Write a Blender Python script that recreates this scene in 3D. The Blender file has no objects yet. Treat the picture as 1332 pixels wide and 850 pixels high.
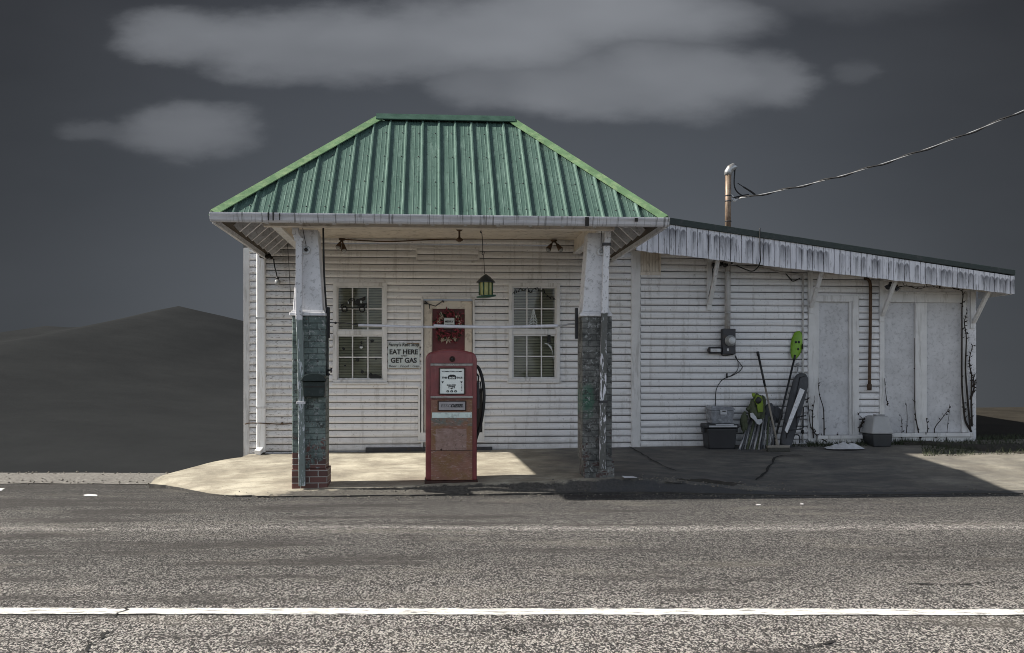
import bpy, bmesh, math, random
from mathutils import Vector, Matrix, noise as mnoise
random.seed(7)
C = bpy.data.collections.new("Scene_Collection")
bpy.context.scene.collection.children.link(C)
scene = bpy.context.scene

# ------------------------------------------------------------------ camera geometry
F = 1300.0; CX = 666.0; HY = 487.0; CAMZ = 1.40
TH = math.atan(0.0777); S = math.sin(TH); CO = math.cos(TH)
def ray(x, y):
    u = (x-CX)/F; v = (HY-y)/F
    return Vector((S+u*CO, CO-u*S, v))
YW = 14.85          # wall plane of the station
YP = 11.85          # front of the pillars and pump
def W(x, y, Y=YW):
    d = ray(x, y); t = Y/d.y
    return d.x*t, CAMZ+d.z*t
def WX(x, Y=YW): return W(x, HY, Y)[0]
def WZ(x, y, Y=YW): return W(x, y, Y)[1]
def P(x, y, Y=YW):
    X, Z = W(x, y, Y); return Vector((X, Y, Z))
def G(x, y, z=0.0):
    d = ray(x, y); t = (z-CAMZ)/d.z
    return Vector((d.x*t, d.y*t, z))
def cam2w(a, d): return (d*S+a*CO, d*CO-a*S)      # right, depth -> world X, Y
def w2cam(X, Y): return (X*CO-Y*S, X*S+Y*CO)

# ------------------------------------------------------------------ node helpers
def newmat(name):
    m = bpy.data.materials.new(name); m.use_nodes = True
    nt = m.node_tree; b = nt.nodes['Principled BSDF']
    return m, nt, b
def setin(nt, node, key, val):
    s = node.inputs[key]
    if isinstance(val, bpy.types.NodeSocket): nt.links.new(val, s)
    else:
        if isinstance(val, (tuple, list)) and len(val) == 3 and s.type == 'RGBA': val = (*val, 1)
        s.default_value = val
def nd(nt, typ, props=None, **ins):
    n = nt.nodes.new(typ)
    for k, v in (props or {}).items(): setattr(n, k, v)
    for k, v in ins.items():
        key = int(k[1:]) if k[0] == 'i' and k[1:].isdigit() else k.replace('_', ' ')
        setin(nt, n, key, v)
    return n
def coords(nt, sc=(1, 1, 1), loc=(0, 0, 0), out='Object'):
    tc = nt.nodes.new('ShaderNodeTexCoord')
    mp = nd(nt, 'ShaderNodeMapping', Vector=tc.outputs[out], Scale=sc, Location=loc)
    return mp.outputs[0]
def noise(nt, vec, scale, detail=4, rough=.55, dist=0.0):
    n = nd(nt, 'ShaderNodeTexNoise', Vector=vec, Scale=scale, Detail=detail, Roughness=rough, Distortion=dist)
    return n.outputs['Fac']
def voro(nt, vec, scale, feature='F1', out='Distance', rnd=1.0):
    n = nd(nt, 'ShaderNodeTexVoronoi', {'feature': feature}, Vector=vec, Scale=scale, Randomness=rnd)
    return n.outputs[out]
def ramp(nt, fac, stops, interp='LINEAR'):
    n = nt.nodes.new('ShaderNodeValToRGB'); n.color_ramp.interpolation = interp
    e = n.color_ramp.elements
    while len(e) < len(stops): e.new(.5)
    for i, (p, c) in enumerate(stops):
        e[i].position = p
        if not isinstance(c, (tuple, list)): c = (c, c, c)
        e[i].color = (*c, 1)
    nt.links.new(fac, n.inputs[0]); return n.outputs[0]
def mix(nt, fac, a, b, mode='MIX'):
    n = nt.nodes.new('ShaderNodeMix'); n.data_type = 'RGBA'; n.blend_type = mode
    for idx, v in ((0, fac), (6, a), (7, b)):
        s = n.inputs[idx]
        if isinstance(v, bpy.types.NodeSocket): nt.links.new(v, s)
        else: s.default_value = (*v, 1) if isinstance(v, (tuple, list)) and len(v) == 3 else v
    return n.outputs[2]
def mth(nt, op, a, b=None, c=None, clamp=False):
    n = nt.nodes.new('ShaderNodeMath'); n.operation = op; n.use_clamp = clamp
    for i, v in enumerate((a, b, c)):
        if v is None: continue
        if isinstance(v, bpy.types.NodeSocket): nt.links.new(v, n.inputs[i])
        else: n.inputs[i].default_value = v
    return n.outputs[0]
def mrange(nt, v, a, b, c=0.0, d=1.0, smooth=False):
    n = nt.nodes.new('ShaderNodeMapRange')
    if smooth: n.interpolation_type = 'SMOOTHSTEP'
    nt.links.new(v, n.inputs[0])
    for i, x in enumerate((a, b, c, d)): n.inputs[i+1].default_value = x
    return n.outputs[0]
def sep(nt, vec):
    n = nt.nodes.new('ShaderNodeSeparateXYZ'); nt.links.new(vec, n.inputs[0]); return n.outputs
def comb(nt, x, y, z):
    n = nt.nodes.new('ShaderNodeCombineXYZ')
    for i, v in enumerate((x, y, z)):
        if isinstance(v, bpy.types.NodeSocket): nt.links.new(v, n.inputs[i])
        else: n.inputs[i].default_value = v
    return n.outputs[0]
def bump(nt, b, h, strength=.5, dist=.01):
    n = nd(nt, 'ShaderNodeBump', Strength=strength, Distance=dist, Height=h)
    nt.links.new(n.outputs[0], b.inputs['Normal'])

def simple(name, col, rough=.6, var=.25, scale=6, metal=0.0, dirt=None, dirt_amt=.5, dscale=14, bmp=.15, streak=False, spec=.4):
    """base paint with tonal variation, a second 'dirt' colour in patches, fine bump"""
    m, nt, b = newmat(name)
    v = coords(nt)
    n1 = noise(nt, v, scale, 6, .6)
    lo = tuple(c*(1-var) for c in col); hi = tuple(min(1, c*(1+var*.6)) for c in col)
    c = ramp(nt, n1, [(.3, lo), (.7, hi)])
    if dirt:
        vv = coords(nt, (1, 1, .12), (3, 1, 2)) if streak else coords(nt, (1, 1, 1), (3, 1, 2))
        n2 = noise(nt, vv, dscale, 8, .68, .3)
        k = mrange(nt, n2, .62-.3*dirt_amt, .72-.2*dirt_amt+.08, 0, .9)
        c = mix(nt, k, c, dirt)
    nt.links.new(c, b.inputs['Base Color'])
    r = mrange(nt, n1, .2, .8, max(.05, rough-.12), min(1, rough+.12)); nt.links.new(r, b.inputs['Roughness'])
    b.inputs['Metallic'].default_value = metal
    b.inputs['Specular IOR Level'].default_value = spec
    if bmp: bump(nt, b, noise(nt, v, scale*12, 5, .6), bmp, .004)
    return m

M = {}
def build_materials():
    # white lapped siding: chalky vinyl, weathered streaks, grime specks
    m, nt, b = newmat('white_siding'); v = coords(nt)
    c = ramp(nt, noise(nt, coords(nt, (.5, .5, 9)), 2.2, 5, .6), [(.3, (.63, .625, .63)), (.7, (.78, .775, .78))])
    st = noise(nt, coords(nt, (9, 9, .8), (1, 0, 4)), 1.6, 7, .65)
    c = mix(nt, mrange(nt, st, .54, .66, 0, .4), c, (.34, .32, .30))
    sp = noise(nt, v, 30, 8, .7)
    c = mix(nt, mrange(nt, sp, .625, .66, 0, .6), c, (.16, .14, .12))
    z = sep(nt, v)[2]
    mud = mth(nt, 'MULTIPLY', mrange(nt, z, .0, .55, 1, 0), noise(nt, v, 5, 7, .65))
    c = mix(nt, mrange(nt, mud, .28, .7, 0, .6), c, (.30, .28, .26))
    # bare peeled spots along the old boards on the left
    x = sep(nt, v)[0]
    peel = noise(nt, coords(nt, (4, 1, 16), (7, 2, 1)), 3.0, 6, .7)
    pk = mth(nt, 'MULTIPLY', mrange(nt, peel, .575, .61, 0, 1), mrange(nt, x, -2.2, -2.0, .8, .10))
    c = mix(nt, pk, c, (.17, .15, .135))
    nt.links.new(c, b.inputs['Base Color']); b.inputs['Roughness'].default_value = .55
    bump(nt, b, noise(nt, coords(nt, (1, 1, 5)), 45, 4, .6), .25, .004); M['siding'] = m

    M['trim'] = simple('white_trim', (.64, .635, .63), .55, .12, 5, dirt=(.22, .20, .18), dirt_amt=.28, dscale=11, streak=True)
    M['trim_old'] = simple('peeling_white_trim', (.66, .66, .68), .65, .12, 5, dirt=(.20, .20, .20), dirt_amt=.34, dscale=22, bmp=.3)
    M['soffit'] = simple('cream_soffit_paint', (.66, .60, .52), .6, .12, 4, dirt=(.22, .17, .13), dirt_amt=.3, dscale=9)
    M['deck'] = simple('weathered_roof_deck', (.075, .058, .042), .85, .35, 6, dirt=(.04, .03, .022), dirt_amt=.5)
    M['slab_edge'] = simple('shade_and_dirt_slab_edge', (.060, .056, .050), .9, .45, 9, dirt=(.02, .02, .02), dirt_amt=.6, bmp=.6)  # slab front face: its shade is put into the dark colour along with dirt
    M['white_pipe'] = simple('bright_white_downspout', (.80, .80, .80), .4, .08, 4, dirt=(.4, .34, .25), dirt_amt=.2, streak=True)
    M['gap'] = simple('dark_gap', (.03, .028, .026), .9, .2)
    M['panelboard'] = simple('painted_boarded_panel', (.54, .54, .555), .6, .2, 3, dirt=(.26, .26, .27), dirt_amt=.34, dscale=20, bmp=.25)
    M['black'] = simple('black_plastic', (.018, .018, .02), .5, .2, 10)
    M['rubber'] = simple('black_rubber', (.012, .012, .013), .55, .2, 20)
    M['rust_metal'] = simple('rusty_brown_metal', (.10, .06, .035), .7, .35, 20, .2, dirt=(.03, .02, .015), dirt_amt=.5)
    M['dark_metal'] = simple('dark_grey_metal', (.05, .05, .055), .45, .3, 15, .5, dirt=(.10, .06, .03), dirt_amt=.2)
    M['galv'] = simple('galvanised_steel', (.42, .43, .44), .4, .2, 12, .7, dirt=(.2, .16, .12), dirt_amt=.35)
    M['roof_black'] = simple('dark_roof_edge', (.022, .034, .03), .5, .3, 6, dirt=(.06, .06, .06), dirt_amt=.3)
    M['roll_roof'] = simple('grey_roofing', (.10, .10, .10), .85, .3, 3)
    M['soil'] = simple('dark_soil', (.045, .040, .032), .95, .4, 14, bmp=.6)

    # green ribbed sheet metal
    m, nt, b = newmat('green_roof_metal'); v = coords(nt)
    c = ramp(nt, noise(nt, coords(nt, (6, 1, 1)), 1.3, 6, .6), [(.3, (.066, .122, .102)), (.7, (.104, .170, .144))])
    c = mix(nt, mrange(nt, noise(nt, coords(nt, (14, 1.2, 1.2)), 2, 7, .7), .54, .64, 0, .5), c, (.21, .31, .27))
    c = mix(nt, mrange(nt, noise(nt, v, 20, 7, .7), .57, .62, 0, .6), c, (.035, .06, .05))
    nt.links.new(c, b.inputs['Base Color']); b.inputs['Roughness'].default_value = .42
    b.inputs['Metallic'].default_value = .15; M['green'] = m
    M['green_cap'] = simple('green_flashing', (.15, .255, .135), .36, .25, 5, .1, dirt=(.30, .40, .22), dirt_amt=.45, dscale=7, bmp=.05)
    M['ridge'] = simple('green_ridge_flashing', (.048, .095, .074), .4, .25, 6, .1)

    # gutter
    m, nt, b = newmat('weathered_gutter'); v = coords(nt)
    c = ramp(nt, noise(nt, coords(nt, (.8, 4, 6)), 3, 6, .65), [(.3, (.40, .405, .43)), (.7, (.62, .62, .65))])
    c = mix(nt, mrange(nt, noise(nt, coords(nt, (16, 1, .6)), 2, 7, .7), .55, .61, 0, .75), c, (.13, .13, .13))
    nt.links.new(c, b.inputs['Base Color']); b.inputs['Roughness'].default_value = .5; M['gutter'] = m

    # brick pillars
    def pillar_mat(name, paint1, paint2, bare, bare_z, patch=None):
        m, nt, b = newmat(name); v = coords(nt); x, y, z = sep(nt, v)
        bv = comb(nt, mth(nt, 'ADD', x, y), z, 0.0)
        n = nd(nt, 'ShaderNodeTexBrick', {'offset': .5}, Vector=bv, Scale=1.0, Mortar_Size=.006, Mortar_Smooth=.25, Bias=0.0,
               Brick_Width=.205, Row_Height=.072, Color1=(.135, .055, .045, 1), Color2=(.07, .034, .030, 1), Mortar=(.33, .31, .29, 1))
        pn = noise(nt, v, 5, 7, .68)
        paint = ramp(nt, pn, [(.41, paint1), (.59, paint2)])
        fine = noise(nt, v, 9, 9, .74, .4)
        pz = mth(nt, 'ADD', fine, mrange(nt, z, bare_z[0], bare_z[1], bare_z[2], 0.0))
        bareM = mrange(nt, pz, .62, .66, 0, 1)
        per = nd(nt, 'ShaderNodeTexBrick', {'offset': .5}, Vector=bv, Scale=1.0, Mortar_Size=.006, Mortar_Smooth=.2, Bias=0.0,
                 Brick_Width=.205, Row_Height=.072, Color1=(1, 1, 1, 1), Color2=(.52, .54, .54, 1), Mortar=(.22, .22, .22, 1)).outputs[0]
        paint = mix(nt, .68, paint, per, 'MULTIPLY')
        if patch:
            px, pzv, rx, rz, pc = patch
            dx = mth(nt, 'DIVIDE', mth(nt, 'SUBTRACT', x, px), rx); dz = mth(nt, 'DIVIDE', mth(nt, 'SUBTRACT', z, pzv), rz)
            dd = mth(nt, 'ADD', mth(nt, 'ADD', mth(nt, 'MULTIPLY', dx, dx), mth(nt, 'MULTIPLY', dz, dz)), mth(nt, 'MULTIPLY', fine, 3.2))
            paint = mix(nt, mrange(nt, dd, 1.6, 2.5, .85, 0), paint, pc)
        chips = mrange(nt, noise(nt, v, 22, 8, .75), .565, .59, 0, .75)
        paint = mix(nt, mrange(nt, noise(nt, coords(nt, (1, 1, 1), (8, 3, 5)), 11, 8, .74), .57, .60, 0, .8), paint, (.018, .017, .016))
        paint = mix(nt, chips, paint, (.30, .31, .31))
        c = mix(nt, bareM, paint, mix(nt, bare, n.outputs[0], (.02, .02, .02)))
        nt.links.new(c, b.inputs['Base Color']); b.inputs['Roughness'].default_value = .68
        h = mth(nt, 'ADD', mth(nt, 'MULTIPLY', n.outputs['Fac'], -1.0), mth(nt, 'MULTIPLY', noise(nt, v, 40, 5, .6), .35))
        bump(nt, b, h, .9, .012)
        return m
    M['brick_green'] = pillar_mat('green_painted_brick', (.075, .105, .100), (.20, .25, .23), .0, (.10, .72, .30))
    M['brick_grey'] = pillar_mat('grey_painted_brick', (.060, .063, .060), (.185, .188, .178), .6, (.0, .9, .12), (-.12, .95, .10, .26, (.02, .105, .062)))

    # downspouts with two paints
    def spout(name, top, low, zb, peel, pk):
        m, nt, b = newmat(name); v = coords(nt); z = sep(nt, v)[2]
        n1 = noise(nt, coords(nt, (6, 6, 1.2)), 4, 8, .7, .5)
        zz = mth(nt, 'ADD', z, mth(nt, 'MULTIPLY', noise(nt, v, 18, 3), .05))
        c = mix(nt, mrange(nt, zz, zb, zb+.015), low, top)
        c = mix(nt, mth(nt, 'MULTIPLY', mrange(nt, n1, pk, pk+.03), mrange(nt, z, zb+.02, zb-.1, 0, 1)), c, peel)
        c = mix(nt, mrange(nt, noise(nt, coords(nt, (2, 2, 1), (5, 5, 5)), 16, 7, .7), .565, .60, 0, .7), c, (.13, .13, .13))
        nt.links.new(c, b.inputs['Base Color']); b.inputs['Roughness'].default_value = .5
        return m
    M['spout_green'] = spout('green_and_white_downspout', (.60, .60, .62), (.15, .185, .175), 2.0, (.50, .53, .56), .535)
    M['spout_grey'] = spout('grey_and_white_downspout', (.64, .64, .66), (.085, .087, .08), 2.0, (.70, .70, .74), .53)

    # fascia with mildew tongues
    m, nt, b = newmat('stained_fascia_boards'); v = coords(nt); x, y, z = sep(nt, v)
    c = ramp(nt, noise(nt, coords(nt, (3, 1, 1)), 3, 5, .6), [(.3, (.60, .60, .64)), (.7, (.72, .72, .76))])
    M['fascia'] = m; M['_fascia'] = (m, nt, b, v, x, z, c)

    # glass
    m, nt, b = newmat('window_glass')
    nt.nodes.remove(b); out = nt.nodes['Material Output']
    tr = nd(nt, 'ShaderNodeBsdfTransparent', Color=(.72, .74, .70, 1)); gl = nd(nt, 'ShaderNodeBsdfGlossy', Roughness=.06)
    gl.inputs['Color'].default_value = (.9, .92, .95, 1)
    wob = nd(nt, 'ShaderNodeBump', Strength=.15, Distance=.02, Height=noise(nt, coords(nt), 3, 2)); nt.links.new(wob.outputs[0], gl.inputs['Normal'])
    fr = nd(nt, 'ShaderNodeFresnel', IOR=1.5)
    mx = nd(nt, 'ShaderNodeMixShader', i0=fr.outputs[0], i1=tr.outputs[0], i2=gl.outputs[0]); nt.links.new(mx.outputs[0], out.inputs[0]); M['glass'] = m
    M['blind'] = simple('olive_blind_slat', (.76, .72, .58), .6, .15, 3)
    M['interior'] = simple('dark_interior', (.05, .045, .04), .9, .2)
    M['decal'] = simple('black_window_decal', (.010, .010, .010), .6, .1)
    M['decal_white'] = simple('white_window_decal', (.50, .54, .54), .7, .2)

    # concrete apron
    m, nt, b = newmat('old_concrete'); v = coords(nt)
    c = ramp(nt, noise(nt, v, 1.6, 8, .66), [(.34, (.21, .185, .145)), (.5, (.35, .318, .25)), (.64, (.52, .48, .385))])
    c = mix(nt, mrange(nt, noise(nt, coords(nt, (1, 2.4, 1), (4, 4, 0)), 1.2, 7, .6, .5), .52, .68, 0, .45), c, (.15, .135, .11))
    c = mix(nt, mrange(nt, noise(nt, coords(nt, (1, 3, 1)), 5, 7, .7), .56, .74, 0, .5), c, (.52, .48, .38))
    c = mix(nt, mrange(nt, noise(nt, v, 30, 7, .75), .58, .62, 0, .5), c, (.10, .09, .08))
    c = mix(nt, mrange(nt, voro(nt, v, 55), .0, .16, .35, 0), c, (.6, .57, .5))
    c = mix(nt, mrange(nt, noise(nt, coords(nt, (.8, 1.6, 1), (6, 2, 0)), 1.0, 9, .72, .8), .50, .66, 0, .6), c, (.21, .18, .135))
    c = mix(nt, mrange(nt, noise(nt, coords(nt, (1, 2, 1), (2, 9, 0)), 9, 8, .75), .60, .68, 0, .6), c, (.13, .115, .095))
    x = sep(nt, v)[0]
    # canopy shade painted into the slab colour on the right, plus oil staining
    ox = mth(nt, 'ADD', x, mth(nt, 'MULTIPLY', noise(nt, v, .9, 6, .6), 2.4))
    at = nt.nodes.new('ShaderNodeAttribute'); at.attribute_name = 'edge_shade_dirt'
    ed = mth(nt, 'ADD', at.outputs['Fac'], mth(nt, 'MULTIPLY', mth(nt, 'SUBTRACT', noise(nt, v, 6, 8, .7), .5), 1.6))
    c = mix(nt, mrange(nt, ed, .40, .62, 0, .93), c, ramp(nt, noise(nt, v, 30, 6, .7), [(.35, (.016, .0155, .0155)), (.62, (.085, .08, .072))]))  # front strip darkened: pillar shadow painted in, mixed with edge dirt
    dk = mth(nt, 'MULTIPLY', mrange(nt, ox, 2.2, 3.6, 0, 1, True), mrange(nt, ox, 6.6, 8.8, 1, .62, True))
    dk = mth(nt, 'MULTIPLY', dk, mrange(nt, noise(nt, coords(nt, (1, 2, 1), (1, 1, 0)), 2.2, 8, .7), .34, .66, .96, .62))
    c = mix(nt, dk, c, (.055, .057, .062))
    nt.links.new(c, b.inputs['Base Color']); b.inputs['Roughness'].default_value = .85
    bump(nt, b, mth(nt, 'ADD', noise(nt, v, 60, 6, .7), mth(nt, 'MULTIPLY', noise(nt, v, 7, 5), .8)), .55, .012); M['concrete'] = m

    # asphalt with exposed aggregate and wear bands across its width
    m, nt, b = newmat('coarse_asphalt'); v = coords(nt); x, y, z = sep(nt, v)
    big = noise(nt, coords(nt, (.18, 1, 1)), 1.0, 6, .6)
    cell = nd(nt, 'ShaderNodeTexVoronoi', Vector=coords(nt, (1, .5, 1)), Scale=140.0).outputs['Color']
    cr = sep(nt, cell)[0]
    g2 = noise(nt, coords(nt, (1, .5, 1)), 80, 4, .7)
    cr2 = sep(nt, nd(nt, 'ShaderNodeTexVoronoi', Vector=coords(nt, (1, .42, 1), (3, 1, 0)), Scale=52.0).outputs['Color'])[1]
    grain = mth(nt, 'ADD', mth(nt, 'ADD', mth(nt, 'MULTIPLY', cr, .66), mth(nt, 'MULTIPLY', cr2, .12)), mth(nt, 'MULTIPLY', g2, .38))
    c = ramp(nt, grain, [(.34, (.008, .0075, .0075)), (.50, (.036, .034, .033)), (.64, (.15, .142, .135)), (.80, (.62, .59, .55))])
    yy = mth(nt, 'ADD', y, mth(nt, 'MULTIPLY', mth(nt, 'SUBTRACT', big, .5), .9))
    band = ramp(nt, mrange(nt, yy, 4.5, 14.5), [(.0, 1.0), (.13, 1.0), (.17, .86), (.24, .60), (.33, .46), (.41, .52), (.44, .64), (.46, 1.25), (.48, .66), (.52, .46), (.62, .36), (.75, .27), (1.0, .25)])
    c = mix(nt, 1.0, c, mix(nt, 1.0, band, (.86, .855, .86), 'MULTIPLY'), 'MULTIPLY')
    blot = noise(nt, coords(nt, (.35, 1.6, 1), (2, 7, 0)), 1.4, 7, .66)
    c = mix(nt, mrange(nt, mth(nt, 'ADD', blot, mrange(nt, x, -5, 2, .055, -.05)), .50, .60, 0, .72), c, (.026, .022, .020))
    c = mix(nt, mrange(nt, noise(nt, coords(nt, (.5, 2, 1), (9, 1, 0)), 1.1, 7, .65), .54, .64, 0, .40), c, mix(nt, .5, c, (.26, .235, .20)))
    nt.links.new(c, b.inputs['Base Color']); b.inputs['Roughness'].default_value = .86
    bump(nt, b, mth(nt, 'ADD', cr, mth(nt, 'MULTIPLY', g2, 1.2)), .8, .016); M['asphalt'] = m
    # worn line paint with asphalt showing through at the edges
    m, nt, b = newmat('worn_line_paint'); v = coords(nt); x, y, z = sep(nt, v)
    e = mth(nt, 'ABSOLUTE', y)
    ww = mth(nt, 'ADD', mth(nt, 'MULTIPLY', mth(nt, 'SUBTRACT', noise(nt, coords(nt, (.6, 4, 1)), 9, 8, .76), .5), .28), e)
    bare = mrange(nt, ww, .074, .079, 0, 1)
    bare2 = mrange(nt, noise(nt, coords(nt, (.45, 3, 1), (3, 3, 3)), 10, 8, .76), .55, .572, 0, .9)
    bare = mth(nt, 'MAXIMUM', bare, bare2)
    wp = ramp(nt, noise(nt, v, 40, 4), [(.3, (.62, .61, .58)), (.7, (.80, .79, .76))])
    c = mix(nt, bare, wp, (.06, .058, .055))
    nt.links.new(c, b.inputs['Base Color']); b.inputs['Roughness'].default_value = .7
    bump(nt, b, noise(nt, v, 60, 4), .5, .006); M['line'] = m

    # terrain: dark wooded slopes
    m, nt, b = newmat('dark_wooded_terrain'); v = coords(nt)
    c = ramp(nt, noise(nt, v, .022, 8, .68), [(.3, (.026, .0275, .029)), (.7, (.033, .0348, .0362))])
    nt.links.new(c, b.inputs['Base Color']); b.inputs['Roughness'].default_value = 1.0
    b.inputs['Specular IOR Level'].default_value = 0.0
    bump(nt, b, noise(nt, v, .12, 5, .6), .2, 1.0); M['terrain'] = m
    M['bank'] = simple('dry_grass_bank', (.034, .030, .024), .95, .35, 1.5, bmp=.6, spec=.1)
    M['gravel'] = simple('pale_gravel', (.20, .19, .175), .9, .5, 24, dirt=(.06, .055, .05), dirt_amt=.5, dscale=30, bmp=.9)

    # pump paint
    M['pump_red'] = simple('faded_red_enamel', (.20, .045, .046), .36, .35, 5, dirt=(.28, .11, .10), dirt_amt=.22, dscale=12, streak=True, spec=.5)
    m, nt, b = newmat('rusty_pump_door'); v = coords(nt); x, y, z = sep(nt, v)
    c = ramp(nt, noise(nt, v, 4, 8, .66), [(.3, (.15, .068, .042)), (.7, (.27, .125, .085))])
    c = mix(nt, mrange(nt, noise(nt, coords(nt, (1, 1, 1), (2, 0, 1)), 6, 8, .7), .44, .60, 0, .9), c, (.19, .098, .036))
    # pale scuffed rectangle where an old decal was
    wob = mth(nt, 'MULTIPLY', mth(nt, 'SUBTRACT', noise(nt, v, 14, 6, .7), .5), .05)
    def inside(s, a, bb): return mth(nt, 'MULTIPLY', mrange(nt, mth(nt, 'ADD', s, wob), a, a+.01), mrange(nt, mth(nt, 'ADD', s, wob), bb, bb-.01))
    rect = mth(nt, 'MULTIPLY', inside(x, -.19, .185), inside(z, .41, .675))
    c = mix(nt, mth(nt, 'MULTIPLY', rect, .85), c, ramp(nt, noise(nt, v, 9, 8, .7), [(.3, (.15, .085, .062)), (.7, (.36, .25, .225))]))
    c = mix(nt, mth(nt, 'MULTIPLY', inside(z, .70, .80), mrange(nt, noise(nt, v, 12, 6, .7), .4, .6)), c, (.11, .13, .115))
    scr = noise(nt, coords(nt, (1.5, 1, 7), (0, 3, 0)), 9, 8, .75, 1.2)
    c = mix(nt, mrange(nt, scr, .565, .59, 0, .7), c, (.36, .27, .24))
    c = mix(nt, mrange(nt, noise(nt, v, 26, 7, .7), .60, .63, 0, .7), c, (.05, .026, .017))
    nt.links.new(c, b.inputs['Base Color']); b.inputs['Roughness'].default_value = .55
    bump(nt, b, noise(nt, v, 40, 5), .2, .004); M['pump_door'] = m
    M['pump_base'] = simple('dark_rusty_base', (.045, .020, .014), .75, .4, 8)
    M['pump_stripe'] = simple('pale_paint_stripe', (.62, .72, .68), .55, .12, 10, dirt=(.2, .22, .2), dirt_amt=.35)
    M['chrome'] = simple('dull_chrome', (.42, .40, .38), .32, .2, 14, .8, dirt=(.12, .08, .06), dirt_amt=.4)
    M['dial'] = simple('white_dial_face', (.80, .84, .80), .5, .06, 6)
    M['ink'] = simple('black_ink', (.02, .02, .02), .6, .1)
    M['ink_faded'] = simple('faded_ink', (.10, .10, .10), .6, .1)
    M['plate'] = simple('brushed_grey_plate', (.34, .32, .33), .4, .15, 10, .0)
    M['sign_white'] = simple('weathered_sign_enamel', (.52, .57, .57), .5, .1, 6, dirt=(.28, .22, .14), dirt_amt=.25, dscale=10)
    M['sign_rust'] = simple('sign_rust_edge', (.20, .12, .05), .8, .3, 20)
    M['door_red'] = simple('dark_red_door', (.12, .018, .021), .42, .2, 3)
    M['wreath_red'] = simple('wreath_red', (.30, .055, .068), .6, .5, 40)
    M['wreath_green'] = simple('wreath_green', (.035, .055, .03), .7, .4, 40)
    M['wreath_cream'] = simple('wreath_cream', (.52, .45, .34), .6, .3, 40)
    M['feeder_green'] = simple('dark_green_tin', (.018, .075, .045), .4, .3, 10, .2)
    M['feeder_roof'] = simple('dark_tin_roof', (.03, .035, .033), .4, .3, 10, .3)
    M['feeder_glass'] = simple('yellow_stained_glass', (.30, .29, .09), .2, .25, 20)
    M['mailbox'] = simple('dark_green_mailbox', (.020, .030, .028), .42, .3, 8, .3, dirt=(.09, .1, .1), dirt_amt=.2)
    M['porcelain'] = simple('white_porcelain', (.55, .56, .57), .3, .1, 8, dirt=(.2, .2, .2), dirt_amt=.3)
    M['bulb_glass'] = simple('clear_bulb_glass', (.35, .36, .36), .1, .2, 20, .2)
    M['pvc'] = simple('white_pvc_pole', (.62, .62, .66), .4, .1, 3, dirt=(.25, .25, .26), dirt_amt=.35, dscale=5)
    M['pipe_paint'] = simple('painted_conduit', (.44, .43, .42), .5, .15, 6, dirt=(.18, .13, .10), dirt_amt=.3)
    M['pipe_rust'] = simple('rusty_mast_pipe', (.17, .115, .085), .5, .4, 9, .35, dirt=(.55, .46, .34), dirt_amt=.6, dscale=6, streak=True)
    M['bin_black'] = simple('dark_grey_plastic_bin', (.022, .022, .025), .45, .2, 5)
    M['bin_handle'] = simple('pale_grey_plastic', (.42, .43, .45), .45, .15, 8)
    M['bin_clear'] = simple('cloudy_plastic_tub', (.21, .22, .24), .25, .3, 14, dirt=(.4, .42, .44), dirt_amt=.3)
    M['lime'] = simple('lime_green_plastic', (.17, .34, .018), .38, .25, 8)
    M['lime_cloth'] = simple('lime_cloth', (.19, .27, .035), .8, .25, 16)
    M['olive_cloth'] = simple('olive_grey_cloth', (.085, .098, .058), .9, .4, 14, bmp=.5)
    M['grey_cloth'] = simple('charcoal_cloth', (.075, .077, .084), .85, .25, 10, bmp=.5)
    M['tent_pole'] = simple('grey_tent_pole', (.30, .30, .31), .4, .3, 14, .5)
    M['white_cloth'] = simple('dirty_white_cloth', (.52, .53, .55), .85, .2, 10, bmp=.3)
    M['wood_pole'] = simple('grey_broom_handle', (.23, .21, .18), .6, .2, 8)
    M['bristle'] = simple('dark_bristle', (.06, .058, .05), .9, .4, 40, bmp=.6)
    M['litter_grey'] = simple('grey_plastic_lid', (.36, .365, .37), .42, .1, 6)
    M['litter_dark'] = simple('dark_grey_plastic_base', (.035, .037, .04), .5, .2, 6)
    M['vine'] = simple('dead_vine_stem', (.028, .022, .018), .9, .4, 30)
    M['weed'] = simple('dark_weed_blade', (.045, .055, .028), .8, .5, 10)
    M['crack'] = simple('crack_filler_dark', (.018, .017, .016), .95, .2)
    M['paper'] = simple('white_paper', (.68, .68, .70), .8, .08)
    M['stone'] = simple('loose_stone', (.18, .165, .14), .85, .5, 9)
build_materials()

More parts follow.
